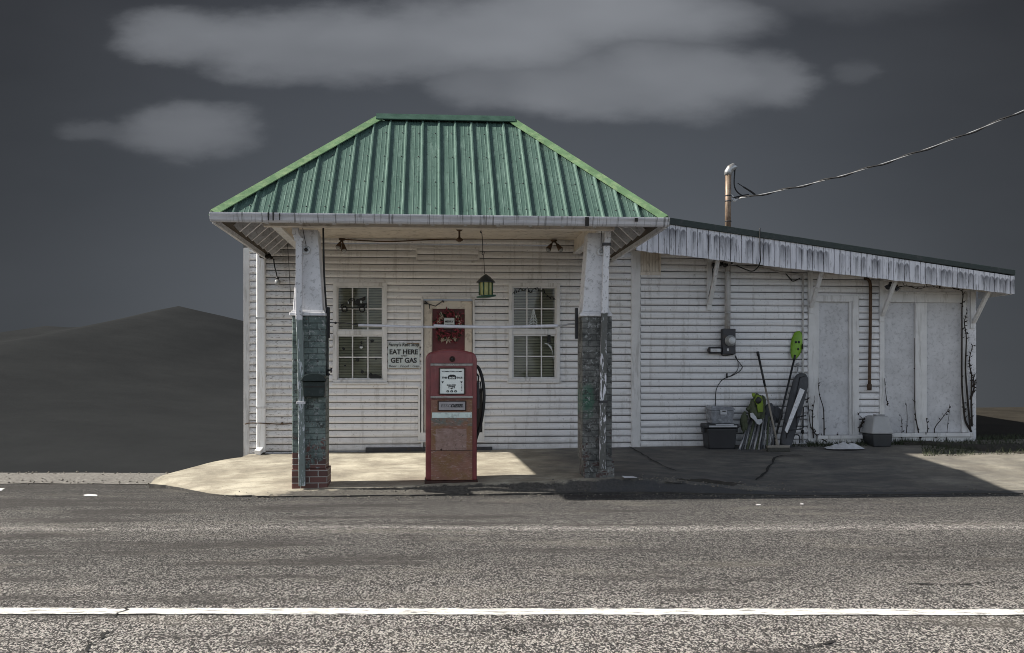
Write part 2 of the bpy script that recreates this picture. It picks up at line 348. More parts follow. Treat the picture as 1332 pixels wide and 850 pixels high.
# ------------------------------------------------------------------ mesh helpers
class MB:
    def __init__(s): s.v = []; s.f = []; s.m = []; s.sm = []
    def add(s, vs, fs, mi=0, smooth=False):
        o = len(s.v); s.v += [Vector(p) for p in vs]
        for f in fs: s.f.append([o+i for i in f]); s.m.append(mi); s.sm.append(smooth)
        return s
    def box(s, x0, x1, y0, y1, z0, z1, mi=0):
        return s.hexa([(x0, y0, z0), (x1, y0, z0), (x1, y1, z0), (x0, y1, z0), (x0, y0, z1), (x1, y0, z1), (x1, y1, z1), (x0, y1, z1)], mi)
    def hexa(s, p, mi=0):
        return s.add(p, [(3, 2, 1, 0), (4, 5, 6, 7), (0, 1, 5, 4), (1, 2, 6, 5), (2, 3, 7, 6), (3, 0, 4, 7)], mi)
    def quad(s, a, b, c, d, mi=0): return s.add([a, b, c, d], [(0, 1, 2, 3)], mi)
    def prism(s, poly, ax, a0, a1, mi=0, smooth=False):
        """poly of 2-D points in the plane normal to axis ax ('x': (y,z), 'y': (x,z), 'z': (x,y)), extruded a0..a1"""
        def mk(p, a): return {'x': (a, p[0], p[1]), 'y': (p[0], a, p[1]), 'z': (p[0], p[1], a)}[ax]
        n = len(poly); vs = [mk(p, a0) for p in poly]+[mk(p, a1) for p in poly]
        s.add(vs, [tuple(range(n))[::-1], tuple(range(n, 2*n))], mi)
        return s.add(vs, [(i, (i+1) % n, n+(i+1) % n, n+i) for i in range(n)], mi, smooth)
    def tube(s, pts, r, n=8, mi=0, cap=True):
        pts = [Vector(p) for p in pts]; rs = r if isinstance(r, (list, tuple)) else [r]*len(pts)
        vs = []; up = None
        for i, p in enumerate(pts):
            t = (pts[min(i+1, len(pts)-1)]-pts[max(i-1, 0)])
            if t.length < 1e-9: t = Vector((0, 0, 1))
            t.normalize()
            if up is None: up = t.orthogonal().normalized()
            else:
                up = up-t*up.dot(t)
                up = up.normalized() if up.length > 1e-6 else t.orthogonal().normalized()
            w = t.cross(up)
            for k in range(n):
                a = 2*math.pi*k/n; vs.append(p+(up*math.cos(a)+w*math.sin(a))*rs[i])
        fs = []
        for i in range(len(pts)-1):
            for k in range(n):
                k2 = (k+1) % n; fs.append((i*n+k, i*n+k2, (i+1)*n+k2, (i+1)*n+k))
        s.add(vs, fs, mi, True)
        if cap:
            m = len(pts)-1
            s.add(vs[:n], [tuple(range(n))[::-1]], mi); s.add(vs[m*n:], [tuple(range(n))], mi)
        return s
    def bar(s, a, b, w, h, side=(1, 0, 0), mi=0):
        """rectangular bar from a to b; w along side, h across"""
        a = Vector(a); b = Vector(b); t = (b-a).normalized(); sd = Vector(side); sd = (sd-t*sd.dot(t)).normalized(); n = t.cross(sd)
        q = [sd*(-w/2)+n*(-h/2), sd*(w/2)+n*(-h/2), sd*(w/2)+n*(h/2), sd*(-w/2)+n*(h/2)]
        return s.hexa([a+k for k in q]+[b+k for k in q], mi)
    def lathe(s, prof, center, axis=(0, 0, 1), n=20, mi=0, sx=1.0):
        """prof: (radius, along-axis) list"""
        ax = Vector(axis).normalized(); u = ax.orthogonal().normalized(); w = ax.cross(u); c = Vector(center); vs = []
        for r, h in prof:
            for k in range(n):
                a = 2*math.pi*k/n; vs.append(c+ax*h+(u*math.cos(a)+w*math.sin(a))*r)
        fs = []
        for i in range(len(prof)-1):
            for k in range(n):
                k2 = (k+1) % n; fs.append((i*n+k, i*n+k2, (i+1)*n+k2, (i+1)*n+k))
        s.add(vs, fs, mi, True)
        s.add(vs[:n], [tuple(range(n))[::-1]], mi); s.add(vs[-n:], [tuple(range(n))], mi)
        return s
    def sphere(s, c, r, n=10, mi=0, sq=(1, 1, 1)):
        c = Vector(c); vs = []; fs = []; m = n//2
        for i in range(m+1):
            a = math.pi*i/m
            for k in range(n):
                b = 2*math.pi*k/n
                vs.append(c+Vector((r*sq[0]*math.sin(a)*math.cos(b), r*sq[1]*math.sin(a)*math.sin(b), -r*sq[2]*math.cos(a))))
        for i in range(m):
            for k in range(n):
                k2 = (k+1) % n; fs.append((i*n+k, i*n+k2, (i+1)*n+k2, (i+1)*n+k))
        return s.add(vs, fs, mi, True)

def wloc(o):
    l = Vector((0, 0, 0))
    while o is not None: l += o.location; o = o.parent
    return l
def tag(o, label=None, cat=None, group=None, kind=None):
    if label: o['label'] = label
    if cat: o['category'] = cat
    if group: o['group'] = group
    if kind: o['kind'] = kind
    return o
def obj(name, mb, mats, parent=None, bevel=0, seg=2, loc=None, clean=True, label=None):
    me = bpy.data.meshes.new(name)
    off = wloc(parent) if parent is not None else Vector(loc or (0, 0, 0))
    me.from_pydata([tuple(p-off) for p in mb.v], [], mb.f)
    for mm in (mats if isinstance(mats, (list, tuple)) else [mats]): me.materials.append(M[mm] if isinstance(mm, str) else mm)
    me.polygons.foreach_set('material_index', mb.m); me.polygons.foreach_set('use_smooth', mb.sm)
    if clean:
        bm = bmesh.new(); bm.from_mesh(me); bmesh.ops.remove_doubles(bm, verts=bm.verts, dist=1e-5)
        bmesh.ops.recalc_face_normals(bm, faces=bm.faces); bm.to_mesh(me); bm.free()
    me.update()
    o = bpy.data.objects.new(name, me); C.objects.link(o)
    if parent is not None: o.parent = parent
    else: o.location = off
    if bevel:
        b = o.modifiers.new('edge_bevel', 'BEVEL'); b.width = bevel; b.segments = seg; b.limit_method = 'ANGLE'; b.angle_limit = math.radians(35)
    if label: o['label'] = label
    return o
def thing(name, label, cat, loc, group=None):
    o = bpy.data.objects.new(name, None); C.objects.link(o); o.location = loc; o.empty_display_size = .2
    return tag(o, label, cat, group)
def text_mb(txt, size, pos, width=None, bold=0.0, shear=0.0, depth=.0015, align='CENTER'):
    """text standing in the XZ plane facing -Y, centred at pos (baseline)"""
    cu = bpy.data.curves.new('lettering_curve', 'FONT'); cu.body = txt; cu.size = size; cu.align_x = align; cu.offset = bold; cu.shear = shear
    cu.extrude = depth; cu.resolution_u = 4
    o = bpy.data.objects.new('lettering_tmp', cu); C.objects.link(o)
    dg = bpy.context.evaluated_depsgraph_get(); dg.update()
    me = bpy.data.meshes.new_from_object(o.evaluated_get(dg))
    xs = [v.co.x for v in me.vertices]; k = 1.0
    if width and xs: k = width/(max(xs)-min(xs))
    mb = MB(); pos = Vector(pos)
    mid = (max(xs)+min(xs))/2 if xs else 0
    mb.add([(pos.x+(v.co.x-mid)*k, pos.y-v.co.z, pos.z+v.co.y) for v in me.vertices], [tuple(p.vertices) for p in me.polygons])
    bpy.data.objects.remove(o); bpy.data.curves.remove(cu); bpy.data.meshes.remove(me)
    return mb
def merge(*mbs):
    r = MB()
    for m in mbs:
        o = len(r.v); r.v += m.v; r.f += [[i+o for i in f] for f in m.f]; r.m += m.m; r.sm += m.sm
    return r
def smoothpath(pts, n=6):
    pts = [Vector(p) for p in pts]; out = []
    for i in range(len(pts)-1):
        p0 = pts[max(i-1, 0)]; p1 = pts[i]; p2 = pts[i+1]; p3 = pts[min(i+2, len(pts)-1)]
        for k in range(n):
            t = k/n
            out.append(.5*((2*p1)+(p2-p0)*t+(2*p0-5*p1+4*p2-p3)*t*t+(3*p1-p0-3*p2+p3)*t**3))
    out.append(pts[-1]); return out

# ------------------------------------------------------------------ ground
def lerp(a, b, t): return a+(b-a)*t
def sstep(a, b, x):
    t = max(0, min(1, (x-a)/(b-a))); return t*t*(3-2*t)
def apron_z(X, Y):
    zf = .05+(min(max(X, -3.4), 2.2)+1.5)*.030
    zf = lerp(zf, .012, sstep(2.3, 4.2, X)); zf = max(zf, .012)
    if X < -2.0: zf = lerp(.03, zf, sstep(-3.4, -2.0, X))
    zb = .272+.0125*X
    t = max(0, min(1, (Y-11.6)/(YW-11.6)))
    return lerp(zf, zb, t)

def build_ground():
    ridge = [(-900, 452), (-600, 455), (-300, 430), (-150, 446), (0, 437), (55, 424), (105, 427), (150, 419), (200, 404), (235, 398), (268, 406), (318, 418), (380, 440), (480, 470), (600, 520), (800, 545), (1000, 552), (1332, 556), (2200, 540)]
    def prof(px):
        if px <= ridge[0][0]: return ridge[0][1]
        for (a, b), (c, d) in zip(ridge, ridge[1:]):
            if px <= c:
                t = (px-a)/(c-a); t = t*t*(3-2*t)*.6+t*.4; return lerp(b, d, t)
        return ridge[-1][1]
    RD = 900.0
    ds = [-2400, -1200, -500, -200, -80, -30, -8, 0, 6, 11, 13.6, 14.15, 14.5, 15.2, 16.5, 19, 24, 32, 45, 65, 95, 140]
    ds += [140+i*38 for i in range(1, 21)]+[RD+20, RD+60, RD+150, RD+350, 1700, 2400]
    As = sorted(set([-2600, -1800, -1300]+[-1000+i*20 for i in range(60)]+[i*2.0-40 for i in range(40)]+[220+i*60 for i in range(12)]+[1300, 1800, 2600]))
    def hz(a, d):
        if d <= 14.15: return -.05
        px = CX+F*a/d
        # pad under and behind the building is level, land left of it falls away
        right = sstep(-3.6, -2.9, a) if d < 32 else sstep(-8, 2, a)
        fallL = -.05-(d-14.15)*.30
        fallR = -.05 if d < 25 else -.05-(d-25)*.2
        near = lerp(fallL, fallR, right); near = max(near, -30)
        if d < 140: return near
        rz = CAMZ+(HY-prof(CX+F*a/RD))*RD/F
        t = (d-140)/(RD-140)
        n = mnoise.fractal(Vector((a*.006, d*.004, 1.7)), .9, 2.1, 5)
        if t <= 1: return lerp(near, rz, t**1.25)+n*1.6*min(1, t*3)*(1-max(0, t-.75)*3.2)
        return rz-(d-RD)*.22
    mb = MB(); na = len(As)
    vs = []
    for d in ds:
        for a in As:
            X, Y = cam2w(a, d); vs.append((X, Y, hz(a, d)))
    mb.add(vs, [(i*na+j, i*na+j+1, (i+1)*na+j+1, (i+1)*na+j) for i in range(len(ds)-1) for j in range(na-1)], 0, True)
    tag(obj('terrain', mb, 'terrain', clean=False), kind='structure')

    # road sheet, square to the camera's line of sight
    def sheet(name, a0, a1, d0, d1, z, mat, nx=40, ny=20, fz=None):
        mb = MB(); vs = []
        for j in range(ny+1):
            for i in range(nx+1):
                a = lerp(a0, a1, i/nx); d = lerp(d0, d1, j/ny); vs.append(Vector((a, d, z+(fz(a, d) if fz else 0))))
        mb.add(vs, [(j*(nx+1)+i, j*(nx+1)+i+1, (j+1)*(nx+1)+i+1, (j+1)*(nx+1)+i) for j in range(ny) for i in range(nx)], 0, True)
        o = obj(name, mb, mat, clean=False); o.rotation_euler.z = -TH; return tag(o, kind='structure')
    sheet('road', -160, 160, -8, 13.02, 0, 'asphalt', 60, 24)
    # verge of pale gravel left of the apron
    mb = MB(); n = 70; vs = []
    edge0 = []; edge1 = []
    for i in range(n+1):
        a = lerp(-60, -2.6, (i/n)**.35)
        w = random.uniform(-.05, .05)
        edge0.append((a, 12.75+random.uniform(-.10, .06))); edge1.append((a, 14.12+w*.6))
    rows = 5
    for r in range(rows+1):
        for i in range(n+1):
            a = lerp(edge0[i][0], edge1[i][0], r/rows); d = lerp(edge0[i][1], edge1[i][1], r/rows)
            X, Y = cam2w(a, d); vs.append((X, Y, .006+.05*math.sin(math.pi*r/rows)*(.6+.4*mnoise.noise(Vector((X*3, Y*3, 0))))))
    mb.add(vs, [(r*(n+1)+i, r*(n+1)+i+1, (r+1)*(n+1)+i+1, (r+1)*(n+1)+i) for r in range(rows) for i in range(n)], 0, True)
    tag(obj('gravel_verge', mb, 'gravel', clean=False), kind='structure')
    # low bank at far right
    mb = MB(); vs = []; nx, ny = 40, 14
    for j in range(ny+1):
        for i in range(nx+1):
            a = lerp(5.5, 60, (i/nx)**1.6); d = lerp(14.6, 30, j/ny)
            t = (d-14.6)/15.4
            z = -.02+.28*sstep(0, .12, t)+.36*sstep(.1, .62, t)-3.2*sstep(.62, 1.0, t)+.03*mnoise.noise(Vector((a*.9, d*.9, 0)))
            z -= .35*sstep(9, 5.5, a)
            X, Y = cam2w(a, d); vs.append((X, Y, z))
    mb.add(vs, [(j*(nx+1)+i, j*(nx+1)+i+1, (j+1)*(nx+1)+i+1, (j+1)*(nx+1)+i) for j in range(ny) for i in range(nx)], 0, True)
    tag(obj('grass_bank', mb, 'bank', clean=False), kind='structure')

    # white edge line (object origin on its own axis so that the wear follows its edges)
    mb = MB(); n = 120; L = 60; wd = .040; vs = []
    for i in range(n+1):
        a = lerp(-L, L, i/n)
        vs += [(a, -wd-.04, 0), (a, wd+.04, 0)]
    mb.add(vs, [(2*i, 2*i+2, 2*i+3, 2*i+1) for i in range(n)])
    o = obj('edge_line', mb, 'line', clean=False); c = G(666, 795.5, .004); o.location = c; o.rotation_euler.z = -TH-.0012*4; tag(o, kind='structure')

    # concrete apron: irregular outline, sloping up to the wall, broken vertical edge to the road
    def front(X):
        base = 11.52 if X < 2.2 else lerp(11.52, 11.2, sstep(2.2, 4.5, X))
        if X < -2.0: base = lerp(12.66, 11.6, sstep(-3.6, -2.2, X))
        return base+.035*mnoise.noise(Vector((X*2.3, 0, 0)))+.02*mnoise.noise(Vector((X*9, 3, 0)))+(.05*mnoise.noise(Vector((X*5, 7, 0))) if X > 1.3 else 0)
    def back(X):
        if X < -2.72: return lerp(12.75, 14.5, sstep(-3.55, -2.72, X)**.6)
        return YW+.12
    xs = [-3.5+i*.075 for i in range(int((16+3.5)/.075)+1)]
    mb = MB(); ny = 48; nx = len(xs); vs = []; dirt = []
    for j in range(ny+1):
        for X in xs:
            f, bk = front(X), back(X); bk = max(bk, f+.03)
            Y = lerp(f, bk, (j/ny)**1.35); z = apron_z(X, Y)+.006*mnoise.noise(Vector((X*1.7, Y*1.7, 0)))
            z = lerp(z, .012, sstep(.30, 0, Y-f)*(.9 if X > -1.9 else .6))
            dirt.append(sstep(.36, .10, Y-f)*sstep(-2.2, -1.2, X))  # mask for the painted shade and dirt along the front margin
            vs.append((X, Y, z))
    fs = [(j*nx+i, j*nx+i+1, (j+1)*nx+i+1, (j+1)*nx+i) for j in range(ny) for i in range(nx-1)]
    o0 = len(vs)
    for i, X in enumerate(xs): p = vs[i]; vs.append((p[0], p[1]-.004, -.06))
    edge = [(i, o0+i, o0+i+1, i+1) for i in range(nx-1)]
    o1 = len(vs)
    for i, X in enumerate(xs): p = vs[ny*nx+i]; vs.append((p[0]-.01, p[1]+.004, -.06))
    fs += [(ny*nx+i, ny*nx+i+1, o1+i+1, o1+i) for i in range(nx-1)]
    left = [j*nx for j in range(ny+1)]; o2 = len(vs)
    for k in left: p = vs[k]; vs.append((p[0]-.02, p[1], -.06))
    fs += [(left[j], left[j+1], o2+j+1, o2+j) for j in range(ny)]
    mb.add(vs, fs); mb.add(vs, edge, 1)
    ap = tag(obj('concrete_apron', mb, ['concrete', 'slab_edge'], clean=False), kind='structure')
    at = ap.data.attributes.new('edge_shade_dirt', 'FLOAT', 'POINT')
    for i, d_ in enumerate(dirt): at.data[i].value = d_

    # cracks: narrow dark ribbons lying on the surface
    def crack(name, pts, w, zf):
        pts = smoothpath(pts, 5); mb = MB(); vs = []
        for i, p in enumerate(pts):
            t = (pts[min(i+1, len(pts)-1)]-pts[max(i-1, 0)]).normalized(); nrm = Vector((-t.y, t.x, 0))
            jx = Vector((random.uniform(-.02, .02), random.uniform(-.02, .02), 0))
            ww = w*random.uniform(.3, 1.2)
            for sg in (-1, 1):
                q = p+jx+nrm*ww*sg; vs.append((q.x, q.y, zf(q.x, q.y)))
        mb.add(vs, [(2*i, 2*i+1, 2*i+3, 2*i+2) for i in range(len(pts)-1)])
        tag(obj(name, mb, 'crack', clean=False), kind='structure')
    az = lambda X, Y: apron_z(X, Y)+.009
    crack('pavement_crack', [G(815, 581, .3), G(838, 592, .26), G(852, 603, .2), G(878, 614, .16)], .012, az)
    crack('pavement_crack', [G(1045, 583, .35), G(1012, 588, .3), G(1000, 600, .25), G(984, 612, .2)], .016, az)
    rz = lambda X, Y: .006
    crack('road_crack', [G(168, 790), G(158, 798), G(146, 803)], .010, rz)
    crack('road_crack', [G(138, 822), G(126, 832), G(112, 839), G(104, 856)], .010, rz)
    crack('road_crack', [G(660, 818), G(673, 822), G(690, 824)], .014, rz)
    crack('road_crack', [G(1036, 838), G(1060, 842), G(1082, 834)], .014, rz)
    crack('road_crack', [G(1180, 760), G(1240, 761), G(1290, 759)], .012, rz)

    # old paint dabs on the left of the lot
    for (x0, x1, y0, y1) in ((-30, 7, 634, 640), (108, 130, 643, 645.5), (690, 705, 640, 641), (982, 990, 656, 657.5), (1040, 1046, 655, 656.5)):
        mb = MB(); cen = G((x0+x1)/2, (y0+y1)/2, .005); ex = G(x1, (y0+y1)/2, .005); ey = G((x0+x1)/2, y0, .005)
        vs = []
        for k in range(14):
            a = 2*math.pi*k/14; r = random.uniform(.7, 1.1); vs.append(cen+(ex-cen)*math.cos(a)*r+(ey-cen)*math.sin(a)*r)
        mb.add(vs, [tuple(range(14))]); tag(obj('paint_mark', mb, 'paper', clean=False), kind='structure')
    # loose stones along the broken apron edge and on the verge
    mb = MB()
    def stone(X, Y, z, r):
        mb.sphere((X, Y, z+r*.3), r, 6, 0, (random.uniform(.8, 1.4), random.uniform(.8, 1.4), random.uniform(.5, .9)))
    for _ in range(420):
        X = random.uniform(-2.4, 7.5); Y = 11.5+random.gauss(-.06, .14)
        if X > 2: Y -= random.uniform(0, .25)*sstep(2, 4, X)
        z = .002 if Y < 11.5 else lerp(.012, apron_z(X, Y), sstep(0, .3, Y-11.5))
        stone(X, Y, z, random.uniform(.004, .013))
    for _ in range(420):
        a = random.uniform(-9, -2.9); d = random.uniform(12.5, 14.1); X, Y = cam2w(a, d)
        stone(X, Y, .02, random.uniform(.006, .018))
    for _ in range(160):
        X = random.uniform(2.4, 4.3); Y = random.gauss(11.75, .14); stone(X, Y, apron_z(X, Y), random.uniform(.005, .013))
    tag(obj('loose_stones', mb, 'stone', clean=False), 'small loose stones scattered along the broken concrete edge and gravel verge', 'gravel', kind='stuff')
    # dark dirt heap where the slab has broken up
    mb = MB(); n = 26; vs = []; cx, cy = 3.35, 11.86
    for j in range(n+1):
        for i in range(n+1):
            u = i/n*2-1; v = j/n*2-1; X = cx+u*.62; Y = cy+v*.22; r = math.sqrt(u*u+v*v)+.35*mnoise.noise(Vector((X*4, Y*8, 0)))
            vs.append((X, Y, apron_z(X, Y)-.02+.05*max(0, 1-r)+.012*mnoise.noise(Vector((X*14, Y*14, 2)))))
    mb.add(vs, [(j*(n+1)+i, j*(n+1)+i+1, (j+1)*(n+1)+i+1, (j+1)*(n+1)+i) for j in range(n) for i in range(n)], 0, True)
    tag(obj('dirt_patch', mb, 'soil', clean=False), kind='structure')
build_ground()

# ------------------------------------------------------------------ the station
ROOT = thing('gas_station', 'white lap-sided gas station with green hipped metal canopy on two brick pillars', 'gas station', (0, YW, .30))
XL, XR, YF, YB = -2.442, 2.646, 11.40, 17.60; ZE, ZR = 3.20, 4.72
PITCH = (ZR-ZE)/1.72; RUN = 1.72; RR = 1.62; YR = YF+RUN; KB = YB-YR; PB = (ZR-ZE)/KB
NF = Vector((0, -PITCH, 1)).normalized()
BX0 = WX(318); BX1 = WX(1268.5)       # building ends
XJ = WX(826)                          # joint between main room and wing
FY = 14.22                            # wing fascia plane
fa = P(826, 280-3, FY); fb = P(1319, 352, FY)      # top line of dark roof edge
def ftop(X): return fa.z+(fb.z-fa.z)*(X-fa.x)/(fb.x-fa.x)
H = .102
PROF = [(0, -.016), (0, .004), (.006, .018), (.018, .027), (.036, .029), (.060, .023), (.080, .013), (.0925, .005), (.0945, -.016)]
def clip_poly(pr, z0, z1):
    out = []
    for (za, ya), (zb, yb) in zip(pr, pr[1:]):
        lo, hi = min(za, zb), max(za, zb)
        if hi < z0-1e-9 or lo > z1+1e-9: continue
        def at(z):
            if abs(zb-za) < 1e-9: return ya
            return ya+(yb-ya)*(z-za)/(zb-za)
        p0 = (max(za, z0), at(max(za, z0))) if zb > za+1e-9 else (za, ya)
        p1 = (min(zb, z1), at(min(zb, z1))) if zb > za+1e-9 else (zb, yb)
        if not out or (abs(out[-1][0]-p0[0])+abs(out[-1][1]-p0[1]) > 1e-7): out.append(p0)
        out.append(p1)
    return out
def siding(mb, X0, X1, Z0, Z1, ops, Y=YW, phase=0.0, topfn=None, joints=()):
    z = Z0+phase-H
    while z < Z1:
        xs = {X0, X1}
        for (a, b, c, d) in ops:
            if c < z+H and d > z: xs |= {min(max(a, X0), X1), min(max(b, X0), X1)}
        x1 = X1
        if topfn:
            while x1 > X0 and topfn(x1) < z+H: x1 -= .05
            xs = {x for x in xs if x < x1} | {x1}
        xs = sorted(xs)
        wob = random.uniform(-.0025, .0025)
        for a, b in zip(xs, xs[1:]):
            if b-a < .004: continue
            blocks = [(c, d) for (p, q, c, d) in ops if p <= a+1e-6 and q >= b-1e-6 and c < z+H and d > z]
            spans = [(max(z, Z0), min(z+H, Z1))]
            for c, d in blocks:
                ns = []
                for s0, s1 in spans:
                    if d <= s0 or c >= s1: ns.append((s0, s1)); continue
                    if c > s0: ns.append((s0, c))
                    if d < s1: ns.append((d, s1))
                spans = ns
            for s0, s1 in spans:
                if s1-s0 < .003: continue
                pr = clip_poly([(z+q, r) for q, r in PROF], s0, s1)
                if len(pr) < 2: continue
                nseg = max(1, int((b-a)/.5)); vs = []
                for k in range(nseg+1):
                    x = lerp(a, b, k/nseg); sag = .0022*mnoise.noise(Vector((x*1.1, z*3, 0)))
                    for (zz, r) in pr: vs.append((x, Y-r-wob, zz+sag))
                m = len(pr)
                mb.add(vs, [(k*m+i, (k+1)*m+i, (k+1)*m+i+1, k*m+i+1) for k in range(nseg) for i in range(m-1)])
        z += H

def rect(x0, x1, y0, y1, Y=YW):
    xm = (x0+x1)/2; return (WX(x0, Y), WX(x1, Y), WZ(xm, y1, Y), WZ(xm, y0, Y))
win_l = rect(433.5, 503.5, 368, 497.5); win_r = rect(661.5, 728, 368.5, 496)
door_o = rect(548, 617.5, 386.5, 586); lowp = rect(544, 630, 503, 573)
ven = rect(541, 623.5, 322, 342); louv = rect(832.5, 857, 326, 356)
d1 = rect(1050, 1116, 385, 577); d2 = rect(1143, 1257, 383, 572)

def build_walls():
    zb = .20
    mb = MB()
    siding(mb, WX(345.5), XJ, .24, 3.42, [win_l, win_r, door_o, lowp, ven], phase=.03)
    # courses left of the downspout, half a board lower
    siding(mb, BX0+.05, WX(336), .24, 3.30, [], phase=.075)
    obj('siding_wall', mb, 'siding', ROOT, clean=False)
    mb = MB(); siding(mb, XJ, BX1-.10, .28, 3.3, [d1, d2, louv, (XJ-.05, WX(833), 0, 4)], phase=.02, topfn=lambda x: ftop(x)-.16)
    obj('wing_siding', mb, 'siding', ROOT, clean=False)
    # core walls behind the boards with real openings, side and back walls, roof
    mb = MB()
    def wallcut(x0, x1, z0, z1, ops, y0, y1, top=None):
        xs = sorted({x0, x1} | {v for o in ops for v in (o[0], o[1]) if x0 < v < x1})
        for a, b in zip(xs, xs[1:]):
            spans = [(z0, z1)]
            for (p, q, c, d) in ops:
                if p <= a+1e-6 and q >= b-1e-6:
                    ns = []
                    for s0, s1 in spans:
                        if c > s0: ns.append((s0, min(c, s1)))
                        if d < s1: ns.append((max(d, s0), s1))
                    spans = [q2 for q2 in ns if q2[1]-q2[0] > .001]
            for s0, s1 in spans:
                if top and s1 == z1:
                    za, zb2 = top(a), top(b)
                    mb.hexa([(a, y0, s0), (b, y0, s0), (b, y1, s0), (a, y1, s0), (a, y0, za), (b, y0, zb2), (b, y1, zb2), (a, y1, za)])
                else: mb.box(a, b, y0, y1, s0, s1)
    wallcut(BX0+.04, XJ, .05, 3.24, [win_l, win_r, door_o], YW+.016, YW+.14)
    wallcut(XJ, BX1-.04, .05, 3.2, [d1, d2], YW+.016, YW+.14, top=lambda x: ftop(x)-.16)
    obj('wall_core', mb, 'gap', ROOT)
    mb = MB()
    def side(X, z1, out):
        z = .2; k = 0
        while z < z1:
            zt = min(z+H, z1)
            mb.hexa([(X+out*.02, YW+.01, z), (X+out*.02, YW+6.5, z), (X-out*.05, YW+6.5, z), (X-out*.05, YW+.01, z), (X+out*.004, YW+.01, zt), (X+out*.004, YW+6.5, zt), (X-out*.05, YW+6.5, zt), (X-out*.05, YW+.01, zt)])
            z += H
    side(BX0+.03, 3.2, -1); side(BX1-.03, ftop(BX1)-.18, 1)
    mb.box(BX0+.05, BX1-.05, YW+6.4, YW+6.5, .05, 2.7)
    obj('side_wall', mb, 'siding', ROOT)
    mb = MB(); mb.box(BX0+.04, BX0+.20, YW+.02, YW+6.45, -2.6, .195); mb.box(BX0+.201, BX1-.05, YW+6.3, YW+6.45, -2.6, .045); obj('foundation', mb, 'concrete', ROOT)
    mb = MB(); mb.box(BX0-.02, 3.0, YW+.02, YW+6.6, 3.245, 3.32)
    obj('flat_roof', mb, 'roll_roof', ROOT)
    # corner boards and joint board
    mb = MB(); mb.box(BX0-.005, BX0+.075, YW-.035, YW+.05, .16, 3.24); obj('corner_board', mb, 'trim', ROOT, .004)
    x0, x1 = WX(1257.5), WX(1268.5)
    mb = MB(); mb.box(x0, x1, YW-.03, YW+.05, .2, ftop(x1)-.17); obj('corner_board', mb, 'trim_old', ROOT, .004)
    mb = MB(); mb.box(WX(820.5), WX(832.5), YW-.04, YW+.015, .30, 3.25); obj('joint_board', mb, 'trim', ROOT, .004)
    # big white downspout at the left corner
    mb = MB(); xa, xb = WX(335.5), WX(345)
    mb.prism([(xa, YW-.075), (xb, YW-.075), (xb+.012, YW-.06), (xb+.012, YW+.0), (xa-.012, YW), (xa-.012, YW-.06)], 'z', .26, 3.25)
    mb.bar(((xa+xb)/2, YW-.05, .31), ((xa+xb)/2-.03, YW-.16, .265), .09, .07)
    o = obj('downspout', mb, 'white_pipe', ROOT, .006)
    for z in (.9, 2.2):
        mb = MB(); mb.box(xa-.02, xb+.02, YW-.082, YW-.07, z, z+.03); obj('strap', mb, 'trim', o)
    # sill plank where the wall meets the slab
    mb = MB(); mb.box(WX(476), WX(640), YW-.10, YW-.015, .20, WZ(560, 581.5)); obj('doorstep', mb, 'dark_metal', ROOT, .006)
    # blocked-up vent over the door
    a, b, c, d = ven
    mb = MB(); t = .022
    mb.box(a, b, YW-.034, YW+.01, d-t, d); mb.box(a, b, YW-.034, YW+.01, c, c+t); mb.box(a, a+t, YW-.034, YW+.01, c+t, d-t); mb.box(b-t, b, YW-.034, YW+.01, c+t, d-t)
    vf = obj('vent_frame', mb, 'trim', ROOT, .003)
    mb = MB(); siding(mb, a+t, b-t, c+t, d-t, []); obj('vent_cover', mb, 'siding', vf, clean=False)
    # louvred panel near the wing joint
    a, b, c, d = louv
    mb = MB(); n = 6
    mb.box(a, b, YW-.02, YW+.012, c, d)
    for i in range(n): x = lerp(a, b-.02, (i+.3)/n); mb.box(x, x+.024, YW-.036, YW-.021, c+.02, d)
    mb.box(a, b+.02, YW-.044, YW-.02, c-.03, c+.018)
    mb.box(b+.001, b+.025, YW-.044, YW-.0, c+.019, d)
    obj('louvre_panel', mb, 'soffit', ROOT, .003)
build_walls()

